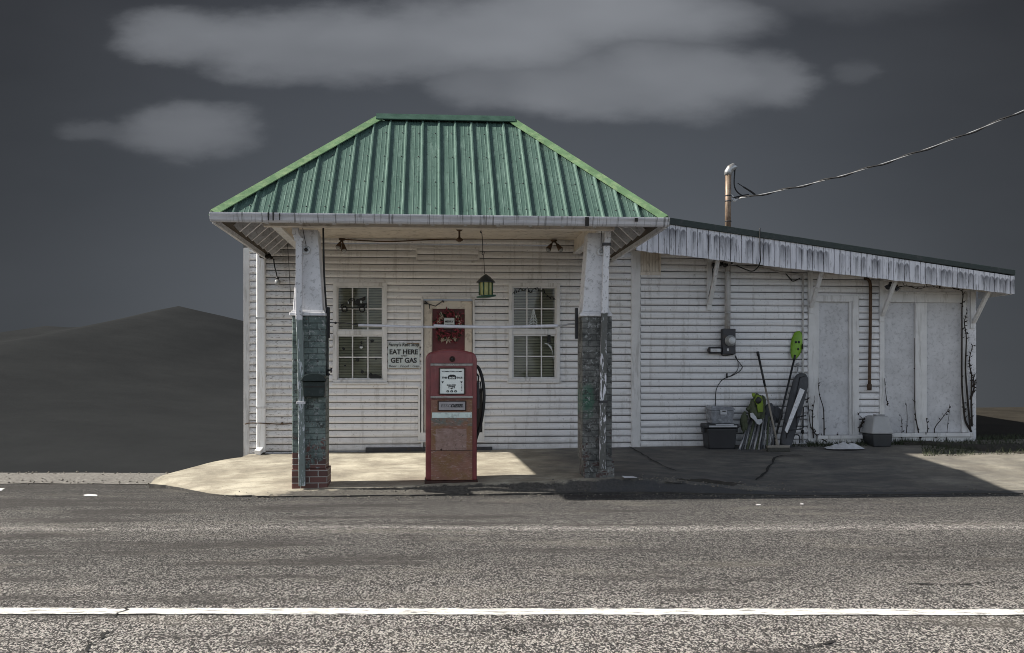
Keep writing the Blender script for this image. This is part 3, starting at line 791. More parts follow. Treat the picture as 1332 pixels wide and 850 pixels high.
def build_window(o, decos):
    a, b, c, d = o
    t = .055
    mb = MB()
    for q in ((a, b, d-t, d), (a, b, c, c+t*.7), (a, a+t, c+t*.7, d-t), (b-t, b, c+t*.7, d-t)): mb.box(q[0], q[1], YW-.045, YW+.06, q[2], q[3])
    w = obj('window', mb, 'trim', ROOT, .004)
    mb = MB(); mb.box(a-.02, b+.02, YW-.065, YW-.0, c-.03, c-.002); obj('sill', mb, 'trim', w, .004)
    xi0, xi1 = a+t, b-t; zi0, zi1 = c+t*.7, d-t; zm = lerp(zi0, zi1, .50)
    for nm, z0, z1, y in (('lower_sash', zi0, zm-.028, YW+.01), ('upper_sash', zm+.028, zi1, YW+.0)):
        mb = MB(); s = .022
        mb.box(xi0, xi1, y-.02, y+.02, z1-s, z1); mb.box(xi0, xi1, y-.02, y+.02, z0, z0+s); mb.box(xi0, xi0+s, y-.02, y+.02, z0+s, z1-s); mb.box(xi1-s, xi1, y-.02, y+.02, z0+s, z1-s)
        for k in (1, 2): x = lerp(xi0, xi1, k/3); mb.box(x-.009, x+.009, y-.014, y+.012, z0+s, z1-s)
        z = lerp(z0, z1, .5)
        for k in range(3): mb.box(lerp(xi0, xi1, k/3)+(.009 if k else s), lerp(xi0, xi1, (k+1)/3)-(.009 if k < 2 else s), y-.012, y+.010, z-.009, z+.009)
        sh = obj('sash', mb, 'trim', w, .002)
        mb = MB(); mb.quad((xi0+s, y+.014, z0+s), (xi1-s, y+.014, z0+s), (xi1-s, y+.014, z1-s), (xi0+s, y+.014, z1-s)); obj('pane', mb, 'glass', w, clean=False)
    mb = MB(); mb.box(xi0, xi1, YW-.03, YW+.03, zm-.0275, zm+.0275); obj('meeting_rail', mb, 'trim', w, .004)
    mb = MB(); z = zi0+.01
    while z < zi1:
        g = random.uniform(-.001, .001)
        mb.add([(xi0+.01, YW+.055, z+g), (xi1-.01, YW+.055, z+g*2), (xi1-.01, YW+.071, z+.018+g), (xi0+.01, YW+.071, z+.018+g)], [(0, 1, 2, 3)]); z += .0235
    obj('blind', mb, 'blind', w, clean=False)
    mb = MB(); y0, y1 = YW+.075, YW+.9
    mb.quad((a, y1, c), (b, y1, c), (b, y1, d), (a, y1, d)); mb.quad((a, y0, c), (a, y1, c), (a, y1, d), (a, y0, d)); mb.quad((b, y0, c), (b, y1, c), (b, y1, d), (b, y0, d))
    mb.quad((a, y0, c), (b, y0, c), (b, y1, c), (a, y1, c)); mb.quad((a, y0, d), (b, y0, d), (b, y1, d), (a, y1, d)); obj('room_interior', mb, 'interior', w, clean=False)
    for nm, mb, mt in decos: obj(nm, mb, mt, w, clean=False)
    return w
def flat(mb, pts, y, th=.002):
    poly = [W(x, yy) for x, yy in pts]
    mb.prism(poly, 'y', y-th, y)
def stroke(mb, pts, r, y=YW-.018):
    mb.tube([P(x, yy, y) for x, yy in pts], r, 5)
def decos_left():
    y = YW-.018; out = []
    mb = MB()   # outline truck with a tree in its bed
    stroke(mb, [(443.5, 400), (444, 397.5), (447, 395.8), (452, 395.5), (453.5, 391), (456, 389), (460.5, 389), (461.5, 395.5), (477, 395.5), (477, 400.5), (470, 400.5)], .009)
    stroke(mb, [(443.5, 400.5), (446, 400.5)], .009); stroke(mb, [(451, 400.8), (467, 400.8)], .010)
    for cx in (448, 470.8): stroke(mb, [(cx+3.3*math.cos(a*.45), 402.5+3.6*math.sin(a*.45)) for a in range(0, 15)], .010)
    stroke(mb, [(454, 395.5), (455.5, 391.5), (459, 391.5)], .007); flat(mb, [(465, 396.5), (475, 396.5), (475, 399), (465, 399)], y)
    flat(mb, [(460.5, 393.5), (464, 389.5), (469, 388.5), (476, 385.5), (475, 390), (471, 393), (474, 394.5), (465, 394.8)], y)
    out.append(('truck_decal', mb, 'decal'))
    mb = MB(); flat(mb, [(452.2, 391.5), (454, 391.5), (454, 395.3), (452.2, 395.3)], y-.003); out.append(('truck_decal_highlight', mb, 'decal_white')); mb = MB(); flat(mb, [(468.8, 391.5), (471, 391.5), (471, 395.3), (468.8, 395.3)], y-.003)
    out.append(('truck_decal_highlight', mb, 'decal_white'))
    def spot(cx, cy, r):
        m = MB(); flat(m, [(cx+r*random.uniform(.5, 1.15)*math.cos(a*.7), cy+r*1.1*random.uniform(.5, 1.15)*math.sin(a*.7)) for a in range(9)], y); return m
    for cx, cy, r in ((447, 454, 2.4), (470, 446, 1.8), (470, 451.5, 2.9), (484, 443.5, 2.6), (465.5, 468.5, 2.6), (449, 476, 1.6), (471.5, 483.5, 2.6), (482.5, 487, 2.2), (489, 467, 1.3)):
        out.append(('snowflake_decal' if r < 3 else 'round_decal', spot(cx, cy, r), 'decal'))
    mb = MB(); flat(mb, [(468, 451), (472, 451), (472, 453), (470, 454), (468, 453)], y-.003); out.append(('round_decal_face', mb, 'decal_white'))
    mb = MB(); flat(mb, [(481, 488), (487, 487), (496, 489), (496, 492.5), (482, 492.5)], y); out.append(('window_sill_clutter', mb, 'decal'))
    return out
def decos_right():
    y = YW-.018; out = []; mb = MB()
    pts = [(666.5, 383), (671, 377), (673.5, 380.5), (677, 375), (681, 378), (686, 374.5), (690, 381), (694, 376), (699, 374.5), (703, 379), (707, 376), (709, 382), (715, 387.5), (718, 386), (722.5, 390)]
    stroke(mb, pts, .006)
    for i in range(len(pts)-1):
        x = lerp(pts[i][0], pts[i+1][0], .5); yy = lerp(pts[i][1], pts[i+1][1], .5); stroke(mb, [(x, yy), (x+random.uniform(-1, 1), yy+2.4)], .008)
    out.append(('string_lights', mb, 'decal'))
    mb = MB(); x = 694.0
    stroke(mb, [(x, 401), (x+.6, 428)], .007)
    for k in range(6):
        yy = 404+k*4; w = 1.5+k*1.15
        stroke(mb, [(x, yy-1), (x-w, yy+3.2)], .008); stroke(mb, [(x, yy-1), (x+w, yy+3.2)], .008)
        stroke(mb, [(x-w*.5, yy+1), (x-w*.9, yy-.5)], .006); stroke(mb, [(x+w*.5, yy+1), (x+w*.8, yy-.8)], .006)
    out.append(('tree_decal', mb, 'decal_white'))
    mb = MB(); flat(mb, [(712, 436), (716, 436), (716, 446), (712, 446)], y); out.append(('dark_tag', mb, 'decal'))
    mb = MB(); stroke(mb, [(708, 446.5), (713, 448), (716.5, 452), (718, 456), (719, 459), (719.8, 467)], [.004, .012, .016, .006, .004, .003])
    out.append(('feather_ornament', mb, 'decal_white'))
    return out
build_window(win_l, decos_left()); build_window(win_r, decos_right())

def build_doors():
    a, b, c, d = door_o; c = .24
    t = .03
    mb = MB()
    mb.box(a, a+t, YW-.05, YW+.05, c, d); mb.box(b-t, b, YW-.05, YW+.05, c, d); mb.box(a+t, b-t, YW-.05, YW+.05, d-t, d)
    dr = obj('door', mb, 'trim', ROOT, .004)
    a1, b1, d1_ = a+t, b-t, d-t
    mb = MB(); mb.box(a1, b1, YW+.085, YW+.13, c, d1_-.02); obj('door_backing', mb, 'soffit', dr)
    px0, px1 = WX(562), WX(605); pz1 = WZ(584, 402); pz0 = WZ(584, 560)
    mb = MB(); y0, y1 = YW+.02, YW+.062
    mb.box(a1+.012, px0, y0, y1, c, d1_-.03); mb.box(px1, b1-.012, y0, y1, c, d1_-.03); mb.box(px0, px1, y0, y1, pz1, d1_-.03); mb.box(px0, px1, y0, y1, c, pz0)
    obj('storm_door_frame', mb, 'soffit', dr, .006)
    mb = MB(); mb.box(px0-.01, px1+.01, YW+.064, YW+.08, pz0-.01, pz1+.01); obj('red_panel', mb, 'door_red', dr)
    mb = MB(); y = YW+.005
    stroke(mb, [(552.5, 391.5), (557, 395.5), (566.5, 398.5), (576.5, 391.5)], .007, y); stroke(mb, [(552, 394.5), (556, 395.5)], .012, y); stroke(mb, [(575.5, 391), (577.5, 393.5)], .012, y); stroke(mb, [(558.5, 396), (559, 402)], .007, y)
    obj('door_closer', mb, 'dark_metal', dr)
    # white panelling around the foot of the door
    a, b, c, d = lowp
    mb = MB(); t = .03; ya, yb = YW-.055, YW+.012
    mb.box(a, a+t, ya, yb, c, d); mb.box(b-t, b, ya, yb, c, d); mb.box(a+t, door_o[0]-.001, ya, yb, d-t, d); mb.box(door_o[1]+.001, b-t, ya, yb, d-t, d); mb.box(a-.01, b+.01, ya-.012, yb, c-.025, c-.001)
    mb.box(a+t, b-t, YW-.052, YW-.051, c, c+.12)
    obj('foot_panel', mb, 'trim', ROOT, .003)
    # wing: single boarded door
    a, b, c, d = d1; zs = WZ(1083, 566)
    l1, r1, t1 = WX(1060.5), WX(1107.5), WZ(1083, 393)
    mb = MB(); ya = YW-.045
    mb.box(a, l1, ya, YW+.02, .30, d); mb.box(r1, b, ya, YW+.02, zs, d); mb.box(l1, r1, ya, YW+.02, t1, d)
    mb.box(l1, WX(1064.5), YW-.02, YW+.03, zs, t1); mb.box(WX(1104), r1, YW-.02, YW+.03, zs, t1)
    dr = obj('boarded_door', mb, 'trim', ROOT, .005)
    mb = MB(); mb.box(WX(1064.5)-.003, WX(1104)+.003, YW+.012, YW+.04, zs, t1-.001); obj('door_panel', mb, 'panelboard', dr)
    mb = MB(); mb.box(l1+.002, b+.03, YW-.11, YW+.0, zs-.055, zs-.002); mb.box(l1+.004, b+.01, YW-.08, YW+.0, .28, zs-.056); obj('sill', mb, 'trim', dr, .005)
    # wing: pair of tall boarded panels
    a, b, c, d = d2; zs = WZ(1200, 563); tz = WZ(1200, 394)
    m0, m1 = WX(1189), WX(1204.5); l1 = WX(1149); r1 = WX(1250)
    mb = MB()
    mb.box(a, l1, YW-.045, YW+.02, .3, d); mb.box(r1, b, YW-.04, YW+.02, zs, d); mb.box(m0, lerp(m0, m1, .55), YW-.045, YW+.02, zs, tz-.001); mb.box(lerp(m0, m1, .55), m1, YW-.03, YW+.02, zs, tz-.002)
    mb.box(l1, r1, YW-.035, YW+.02, tz, d); mb.box(a-.01, b, YW-.055, YW-.01, d+.001, d+.03)
    dr = obj('boarded_bay', mb, 'trim', ROOT, .005)
    mb = MB(); mb.box(l1-.003, m0+.003, YW+.005, YW+.04, zs, tz-.003); obj('bay_panel', mb, 'panelboard', dr)
    mb = MB(); mb.box(m1-.003, r1+.003, YW+.005, YW+.04, zs, tz-.003); obj('bay_panel', mb, 'panelboard', dr)
    mb = MB(); mb.box(l1+.002, b+.06, YW-.10, YW, zs-.06, zs-.002); mb.box(l1+.004, b+.08, YW-.06, YW, .25, zs-.061); obj('sill', mb, 'trim', dr, .005)
build_doors()

def build_canopy():
    def fs(x, run, up=0): return Vector((x, YF+run, ZE+run*PITCH))+NF*up
    def bs(x, run, up=0): return Vector((x, YB-run, ZE+run*PB))+Vector((0, PB, 1)).normalized()*up
    def ls(y, run, up=0): return Vector((XL+run, y, ZE+run*PITCH))+Vector((-PITCH, 0, 1)).normalized()*up
    def rs(y, run, up=0): return Vector((XR-run*RR/RUN, y, ZE+run*PITCH))+Vector((PITCH*RUN/RR, 0, 1)).normalized()*up
    # timber deck under the metal (closed)
    A = [Vector(p) for p in ((XL, YF, ZE), (XR, YF, ZE), (XR, YB, ZE), (XL, YB, ZE))]; R0 = Vector((XL+RUN, YR, ZR)); R1 = Vector((XR-RR, YR, ZR))
    dn = Vector((0, 0, -.055)); top = Vector((0, 0, -.006))
    R2 = Vector((R0.x, YB, ZR)); R3 = Vector((R1.x, YB, ZR))
    q = A+[R0, R1, R3, R2]; vs = [p+top for p in q]+[p+dn for p in q]
    mb = MB(); mb.add(vs, [(0, 1, 5, 4), (1, 2, 6, 5), (3, 0, 4, 7), (4, 5, 6, 7), (8, 12, 13, 9), (9, 13, 14, 10), (11, 15, 12, 8), (12, 15, 14, 13), (0, 8, 9, 1), (1, 9, 10, 2), (3, 11, 8, 0), (2, 10, 14, 6), (6, 14, 15, 7), (7, 15, 11, 3)])
    roof = obj('hip_roof', mb, 'deck', ROOT, clean=True)
    def slope(fn, lo, hi, maxrun, start, step=.2095):
        mb = MB()
        # flat sheet
        n = 60
        for i in range(n):
            a = lerp(lo, hi, i/n); b = lerp(lo, hi, (i+1)/n)
            ra, rb = maxrun(a), maxrun(b)
            mb.quad(fn(a, -.02), fn(b, -.02), fn(b, rb), fn(a, ra))
        s = start
        while s < hi-.03:
            def rib(c, wb, wt, h):
                r = maxrun(c)-.05
                if r < .06 or c-wb < lo or c+wb > hi: return
                vs = []
                for rr in (-.022, r): vs += [fn(c-wb, rr, .0005), fn(c-wt, rr, h), fn(c+wt, rr, h), fn(c+wb, rr, .0005)]
                mb.add(vs, [(0, 1, 5, 4), (1, 2, 6, 5), (2, 3, 7, 6), (0, 3, 2, 1), (4, 5, 6, 7)])
            rib(s, .022, .008, .029)
            for k in (1, 2, 3): rib(s+step*k/4+.006, .008, .003, .0026)
            s += step
        return mb
    fr = lambda x: max(0, min(RUN, x-XL, (XR-x)*RUN/RR)); sr = lambda y: max(0, min(RUN, y-YF))
    s0 = XL+.20
    obj('roof_panel', slope(fs, XL, XR, fr, s0), 'green', roof, clean=False)
    mb = MB(); mb.box(R0.x, R1.x, YR+.02, YB, ZR-.004, ZR+.012); obj('roof_deck', mb, 'ridge', roof)
    obj('roof_panel', slope(ls, YF, YB, sr, YF+.2), 'green', roof, clean=False); obj('roof_panel', slope(rs, YF, YB, sr, YF+.2), 'green', roof, clean=False)
    # screws on the front slope
    mb = MB()
    for k in range(24):
        x = s0-.05+k*.2095
        for rr in (.12, .55, 1.0, 1.45):
            if rr < fr(x)-.06: p = fs(x, rr, .004); mb.sphere(p, .009, 6)
    tag(obj('roof_screws', mb, 'dark_metal', roof, clean=False), kind='stuff')
    # hip caps
    def cap(p0, p1, n1, n2, w=.080, lift=.045, mat='green_cap', name='hip_cap'):
        p0 = Vector(p0); p1 = Vector(p1); t = (p1-p0).normalized(); up = (Vector(n1)+Vector(n2)).normalized()
        f1 = Vector(n1).cross(t).normalized(); f2 = Vector(n2).cross(t).normalized()
        if f1.dot(Vector(n1)-Vector(n2)) < 0: f1 = -f1
        if f2.dot(Vector(n2)-Vector(n1)) < 0: f2 = -f2
        mb = MB(); vs = []
        for p in (p0, p1):
            pk = p+up*(lift+.012); a = p+f1*w+Vector(n1)*lift; b = p+f2*w+Vector(n2)*lift
            vs += [a, pk, b, a-Vector(n1)*.012, pk-up*.008, b-Vector(n2)*.012]
        mb.add(vs, [(0, 1, 7, 6), (1, 2, 8, 7), (3, 9, 10, 4), (4, 10, 11, 5), (0, 6, 9, 3), (2, 5, 11, 8), (0, 3, 4, 1), (1, 4, 5, 2), (6, 7, 10, 9), (7, 8, 11, 10)])
        obj(name, mb, mat, roof)
    nF = NF; nB = Vector((0, PB, 1)).normalized(); nL = Vector((-PITCH, 0, 1)).normalized(); nR = Vector((PITCH*RUN/RR, 0, 1)).normalized()
    A2 = [p.copy() for p in A]
    cap(A2[0]+Vector((-.02, -.02, -.015)), R0, nF, nL); cap(A2[1]+Vector((.02, -.02, -.015)), R1, nF, nR)
    for (xx, nn) in ((R0, nL), (R1, nR)): cap(xx+Vector((0, .06, .004)), Vector((xx.x, YB, ZR+.004)), nn, Vector((0, 0, 1)), .09, .03, 'ridge', 'edge_cap')
    cap(R0+Vector((-.03, 0, .02)), R1+Vector((.03, 0, .02)), nF, Vector((0, .25, 1)).normalized(), .10, .045, 'ridge', 'ridge_cap')
    # gutter along the front
    mb = MB(); g = YF
    prof = [(g+.0, ZE-.100), (g-.055, ZE-.100), (g-.075, ZE-.08), (g-.085, ZE-.05), (g-.105, ZE-.02), (g-.105, ZE-.002), (g-.095, ZE-.002), (g-.07, ZE-.05), (g-.0, ZE-.03)]
    mb.prism(prof, 'x', XL-.045, XR+.05)
    gut = obj('gutter', mb, 'gutter', ROOT, .003)
    for px, hw, za, zb_ in ((349.5, .007, -.09, 0), (355.5, .007, -.09, 0), (364, .005, -.085, -.01), (763.5, .022, -.112, -.01), (827.5, .018, -.055, -.012)):
        x = WX(px, YF-.1); mb = MB(); mb.box(x-hw, x+hw, g-.113, g-.104, ZE+za, ZE+zb_); obj('gutter_strap', mb, 'gap', gut)
    # side and back fascia
    mb = MB(); mb.box(XL-.035, XL+.0, YF-.0, YW-.03, ZE-.115, ZE-.012); obj('side_fascia', mb, 'trim_old', ROOT, .003)
    mb = MB(); mb.box(XR-.0, XR+.035, YF-.0, YW-.03, ZE-.115, ZE-.012); obj('side_fascia', mb, 'trim_old', ROOT, .003)
    # ceiling, header and side beams
    cx0, cx1 = -1.94, 2.10; cz = 3.40
    mb = MB(); n = 22
    for i in range(n):
        y0 = lerp(YF+.36, YW-.01, i/n); y1 = lerp(YF+.36, YW-.01, (i+1)/n)-.006; dz = random.uniform(0, .004)
        mb.box(cx0+.02, cx1-.02, y0, y1, cz+dz, cz+.02)
    mb.box(cx0+.02, cx1-.02, YF+.36, YW-.01, cz+.021, cz+.03)
    obj('ceiling', mb, 'soffit', ROOT)
    mb = MB(); mb.box(cx0-.02, cx1+.02, YF+.24, YF+.36, 3.10, 3.32); obj('header_beam', mb, 'soffit', ROOT, .004)
    for X in (cx0, cx1):
        mb = MB(); mb.box(X-.02, X+.06, YF+.361, YW-.04, 3.22, 3.42); obj('side_beam', mb, 'soffit', ROOT, .004)
        mb = MB(); mb.box(X-.04, X+.07, YF+.361, YW-.04, 3.19, 3.217); obj('beam_trim', mb, 'trim', ROOT, .003)
    # rafter tails under both side eaves
    for side_, fn, xe in ((0, ls, cx0), (1, rs, cx1)):
        for k in range(7):
            y = YF+.72+k*.40; rr = .50 if side_ == 0 else .53
            mb = MB(); mb.bar(fn(y, .02, -.115), fn(y, rr, -.115), .045, .105, (0, 1, 0)); obj('rafter_tail', mb, 'trim_old', ROOT, .003)
    for k in range(12):
        x = XL+.55+k*.375
        mb = MB(); mb.bar(fs(x, .02, -.11), fs(x, .26, -.11), .04, .085, (1, 0, 0)); obj('rafter_tail', mb, 'trim_old', ROOT, .003)
build_canopy()

def build_pillars():
    for side_ in (0, 1):
        if side_ == 0: xa, xb, zb, mt = WX(380, YP), WX(423.5, YP), .055, 'brick_green'
        else: xa, xb, zb, mt = WX(757.5, YP), WX(796, YP), .15, 'brick_grey'
        dp = .40; xm = (xa+xb)/2; cz = WZ(403, 411, YP) if side_ == 0 else WZ(775, 412, YP)
        root = bpy.data.objects.new('brick_pillar', None)   # placeholder, replaced by the shaft below
        mb = MB()
        if side_ == 0:
            # open-cornered pillar: a narrow return on the left and a recessed face
            mb.box(xa, xb, YP, YP+dp, zb+.24, cz); mb.box(xa-.004, xb+.022, YP-.012, YP+dp+.012, zb-.05, zb+.239)
        else:
            mb.box(xa, xb, YP, YP+dp, zb+.22, cz); mb.box(xa+.02, xb+.028, YP-.012, YP+dp+.012, zb-.06, zb+.219)
        bpy.data.objects.remove(root)
        # mesh origin at the pillar's base so its paint patterns sit in its own space
        pil = obj('brick_pillar', mb, mt, ROOT, .008)
        off = Vector((xm, YP+dp/2, zb))-wloc(ROOT); me = pil.data
        for v in me.vertices: v.co -= off
        pil.location = off
        mb = MB(); cw = .03
        mb.box(xa-cw, xb+cw-.03, YP-.03, YP+dp+.03, cz, cz+.038); mb.box(xa-.008, xb-.012, YP-.01, YP+dp+.01, cz+.039, cz+.06)
        obj('pillar_cap', mb, 'trim_old', pil, .008)
        # tapered timber post up to the ceiling
        if side_ == 0: bl, br, tl, tr = WX(380.5, YP), WX(419.5, YP), WX(388, YP), WX(412.5, YP)
        else: bl, br, tl, tr = WX(758, YP), WX(792.5, YP), WX(766, YP), WX(792, YP)
        z0, z1 = cz+.06, 3.10; ya, yb = YP+.02, YP+dp-.02
        mb = MB(); mb.hexa([(bl, ya, z0), (br, ya, z0), (br, yb, z0), (bl, yb, z0), (tl, ya+.03, z1), (tr, ya+.03, z1), (tr, yb-.03, z1), (tl, yb-.03, z1)])
        n = 11
        for i in range(n):
            pass
        obj('tapered_post', mb, 'trim_old', pil, .008)
        # downspout down the front
        y = YP-.05
        if side_ == 0: path = [(384.5, 289), (384.5, 305), (389, 312), (389, 410), (391.5, 470), (393, 632)]; mt2 = 'spout_green'
        else: path = [(790.5, 289), (790.5, 309), (789, 318), (786, 410), (784.5, 470), (783.5, 610)]; mt2 = 'spout_grey'
        mb = MB(); pts = [P(px, py, y) for px, py in path]
        for a, b in zip(pts, pts[1:]): mb.bar(a, b+(b-a).normalized()*.004, .075, .06)
        o = obj('downspout', mb, mt2, ROOT, .008)
        off = Vector((pts[-1].x, y, zb))-wloc(ROOT)
        for v in o.data.vertices: v.co -= off
        o.location = off
        mb = MB(); p = pts[2]; mb.box(p.x-.05, p.x+.05, y-.04, y+.04, p.z-.02, p.z+.015); obj('strap', mb, 'dark_metal' if side_ else 'trim_old', o, .003); mb = MB(); p = pts[4]; mb.box(p.x-.05, p.x+.05, y-.036, y+.04, p.z-.5, p.z-.47); obj('strap', mb, 'dark_metal' if side_ else 'trim_old', o, .003)
build_pillars()

def build_wing():
    # sloping wing roof with dark drip edge, board fascia, soffit
    xa = fa.x+.02; xb = fb.x
    t = .098
    mb = MB()
    mb.hexa([(xa, FY-.04, ftop(xa)-t), (xb, FY-.04, ftop(xb)-t*.75), (xb, FY+.05, ftop(xb)-t*.75), (xa, FY+.05, ftop(xa)-t), (xa, FY-.04, ftop(xa)), (xb, FY-.04, ftop(xb)), (xb, FY+.05, ftop(xb)), (xa, FY+.05, ftop(xa))])
    wr = obj('wing_roof', mb, 'roof_black', ROOT, .006)
    mb = MB(); mb.hexa([(xa, FY+.051, ftop(xa)-.08), (xb, FY+.051, ftop(xb)-.08), (xb, YW+6.6, ftop(xb)-.08), (xa, YW+6.6, ftop(xa)-.08), (xa, FY+.051, ftop(xa)-.01), (xb, FY+.051, ftop(xb)-.01), (xb, YW+6.6, ftop(xb)-.01), (xa, YW+6.6, ftop(xa)-.01)])
    obj('roof_sheet', mb, 'roll_roof', wr)
    # fascia boards
    bl = P(826, 326, FY); br = P(1319, 383, FY)
    def fbot(X): return lerp(bl.z, br.z, (X-bl.x)/(br.x-bl.x))
    mb = MB(); X = xa; w = .0815
    while X < xb-.01:
        x1 = min(X+w-.007, xb); j = random.uniform(-.006, .004); dy = random.uniform(-.003, .003)
        zt0, zt1 = ftop(X)-t+.01, ftop(x1)-t+.01
        mb.hexa([(X, FY-.012+dy, fbot(X)+j), (x1, FY-.012+dy, fbot(x1)+j), (x1, FY+.012, fbot(x1)+j), (X, FY+.012, fbot(X)+j), (X, FY-.012+dy, zt0), (x1, FY-.012+dy, zt1), (x1, FY+.012, zt1), (X, FY+.012, zt0)])
        X += w
    fo = obj('fascia', mb, 'fascia', wr, .002)
    mb = MB(); mb.hexa([(xa, FY+.013, fbot(xa)+.01), (xb-.005, FY+.013, fbot(xb)+.01), (xb-.005, FY+.045, fbot(xb)+.01), (xa, FY+.045, fbot(xa)+.01), (xa, FY+.013, ftop(xa)-t), (xb-.005, FY+.013, ftop(xb)-t), (xb-.005, FY+.045, ftop(xb)-t), (xa, FY+.045, ftop(xa)-t)])
    obj('fascia_backing', mb, 'gap', wr)
    # mildew on the fascia boards, in the boards' own coordinates
    m, nt, b, v, x, z, c = M['_fascia']
    off = wloc(wr)
    fr = mth(nt, 'FRACT', mth(nt, 'DIVIDE', mth(nt, 'SUBTRACT', x, xa-off.x), w))
    bx = mth(nt, 'ABSOLUTE', mth(nt, 'SUBTRACT', fr, .46))
    sl = (fb.z-fa.z)/(fb.x-fa.x)
    zt = mth(nt, 'SUBTRACT', mth(nt, 'SUBTRACT', mth(nt, 'ADD', fa.z-off.z-t, mth(nt, 'MULTIPLY', mth(nt, 'ADD', x, off.x-fa.x), sl)), z), 0)
    dn = noise(nt, coords(nt, (12.3, 1, .5)), 1.0, 3, .5)
    arch = mth(nt, 'SUBTRACT', zt, mth(nt, 'ADD', .03, mth(nt, 'MULTIPLY', mth(nt, 'MULTIPLY', bx, bx), .16)))
    k = mth(nt, 'MULTIPLY', mrange(nt, arch, .0, .018), mrange(nt, arch, .04, .30, 1, 0))
    k = mth(nt, 'MULTIPLY', k, mrange(nt, dn, .40, .54, .05, 1.0))
    k = mth(nt, 'MULTIPLY', k, mrange(nt, noise(nt, coords(nt, (30, 1, 4)), 2, 5, .7), .3, .6, .45, 1))
    c = mix(nt, k, c, (.11, .11, .125))
    c = mix(nt, mrange(nt, noise(nt, coords(nt, (26, 1, 2)), 2, 7, .7), .56, .62, 0, .8), c, (.14, .14, .15))
    nt.links.new(c, b.inputs['Base Color']); b.inputs['Roughness'].default_value = .55
    # soffit between fascia and wall
    mb = MB(); mb.hexa([(xa, FY+.046, fbot(xa)+.10), (xb-.01, FY+.046, fbot(xb)+.07), (xb-.01, YW+.0, fbot(xb)+.07), (xa, YW+.0, fbot(xa)+.10), (xa, FY+.046, fbot(xa)+.12), (xb-.01, FY+.046, fbot(xb)+.09), (xb-.01, YW+.0, fbot(xb)+.09), (xa, YW+.0, fbot(xa)+.12)])
    obj('wing_soffit', mb, 'soffit', wr)
    mb = MB(); mb.hexa([(xb-.03, FY+.05, fbot(xb)), (xb, FY+.05, fbot(xb)), (xb, YW+.3, fbot(xb)), (xb-.03, YW+.3, fbot(xb)), (xb-.03, FY+.05, ftop(xb)-.09), (xb, FY+.05, ftop(xb)-.09), (xb, YW+.3, ftop(xb)-.09), (xb-.03, YW+.3, ftop(xb)-.09)])
    obj('end_fascia', mb, 'trim', wr)
    # four braces
    for px, yb, yt in ((921.5, 404, 341), (1052.5, 408, 356), (1145, 419, 365), (1263, 428, 377)):
        x = WX(px); zb, zt = WZ(px, yb), WZ(px, yt); ztt = fbot(x)+.10
        mb = MB()
        mb.box(x-.035, x+.035, YW-.065, YW-.022, zb, ztt)
        br_ = obj('bracket', mb, 'trim', ROOT, .004)
        mb = MB(); mb.bar((x, YW-.085, zb+.10), (x, FY+.10, ztt-.05), .055, .05); mb.bar((x, YW-.066, ztt-.03), (x, FY+.05, ztt-.04), .05, .04)
        obj('brace', mb, 'trim', br_, .004)
    return fbot
FBOT = build_wing()

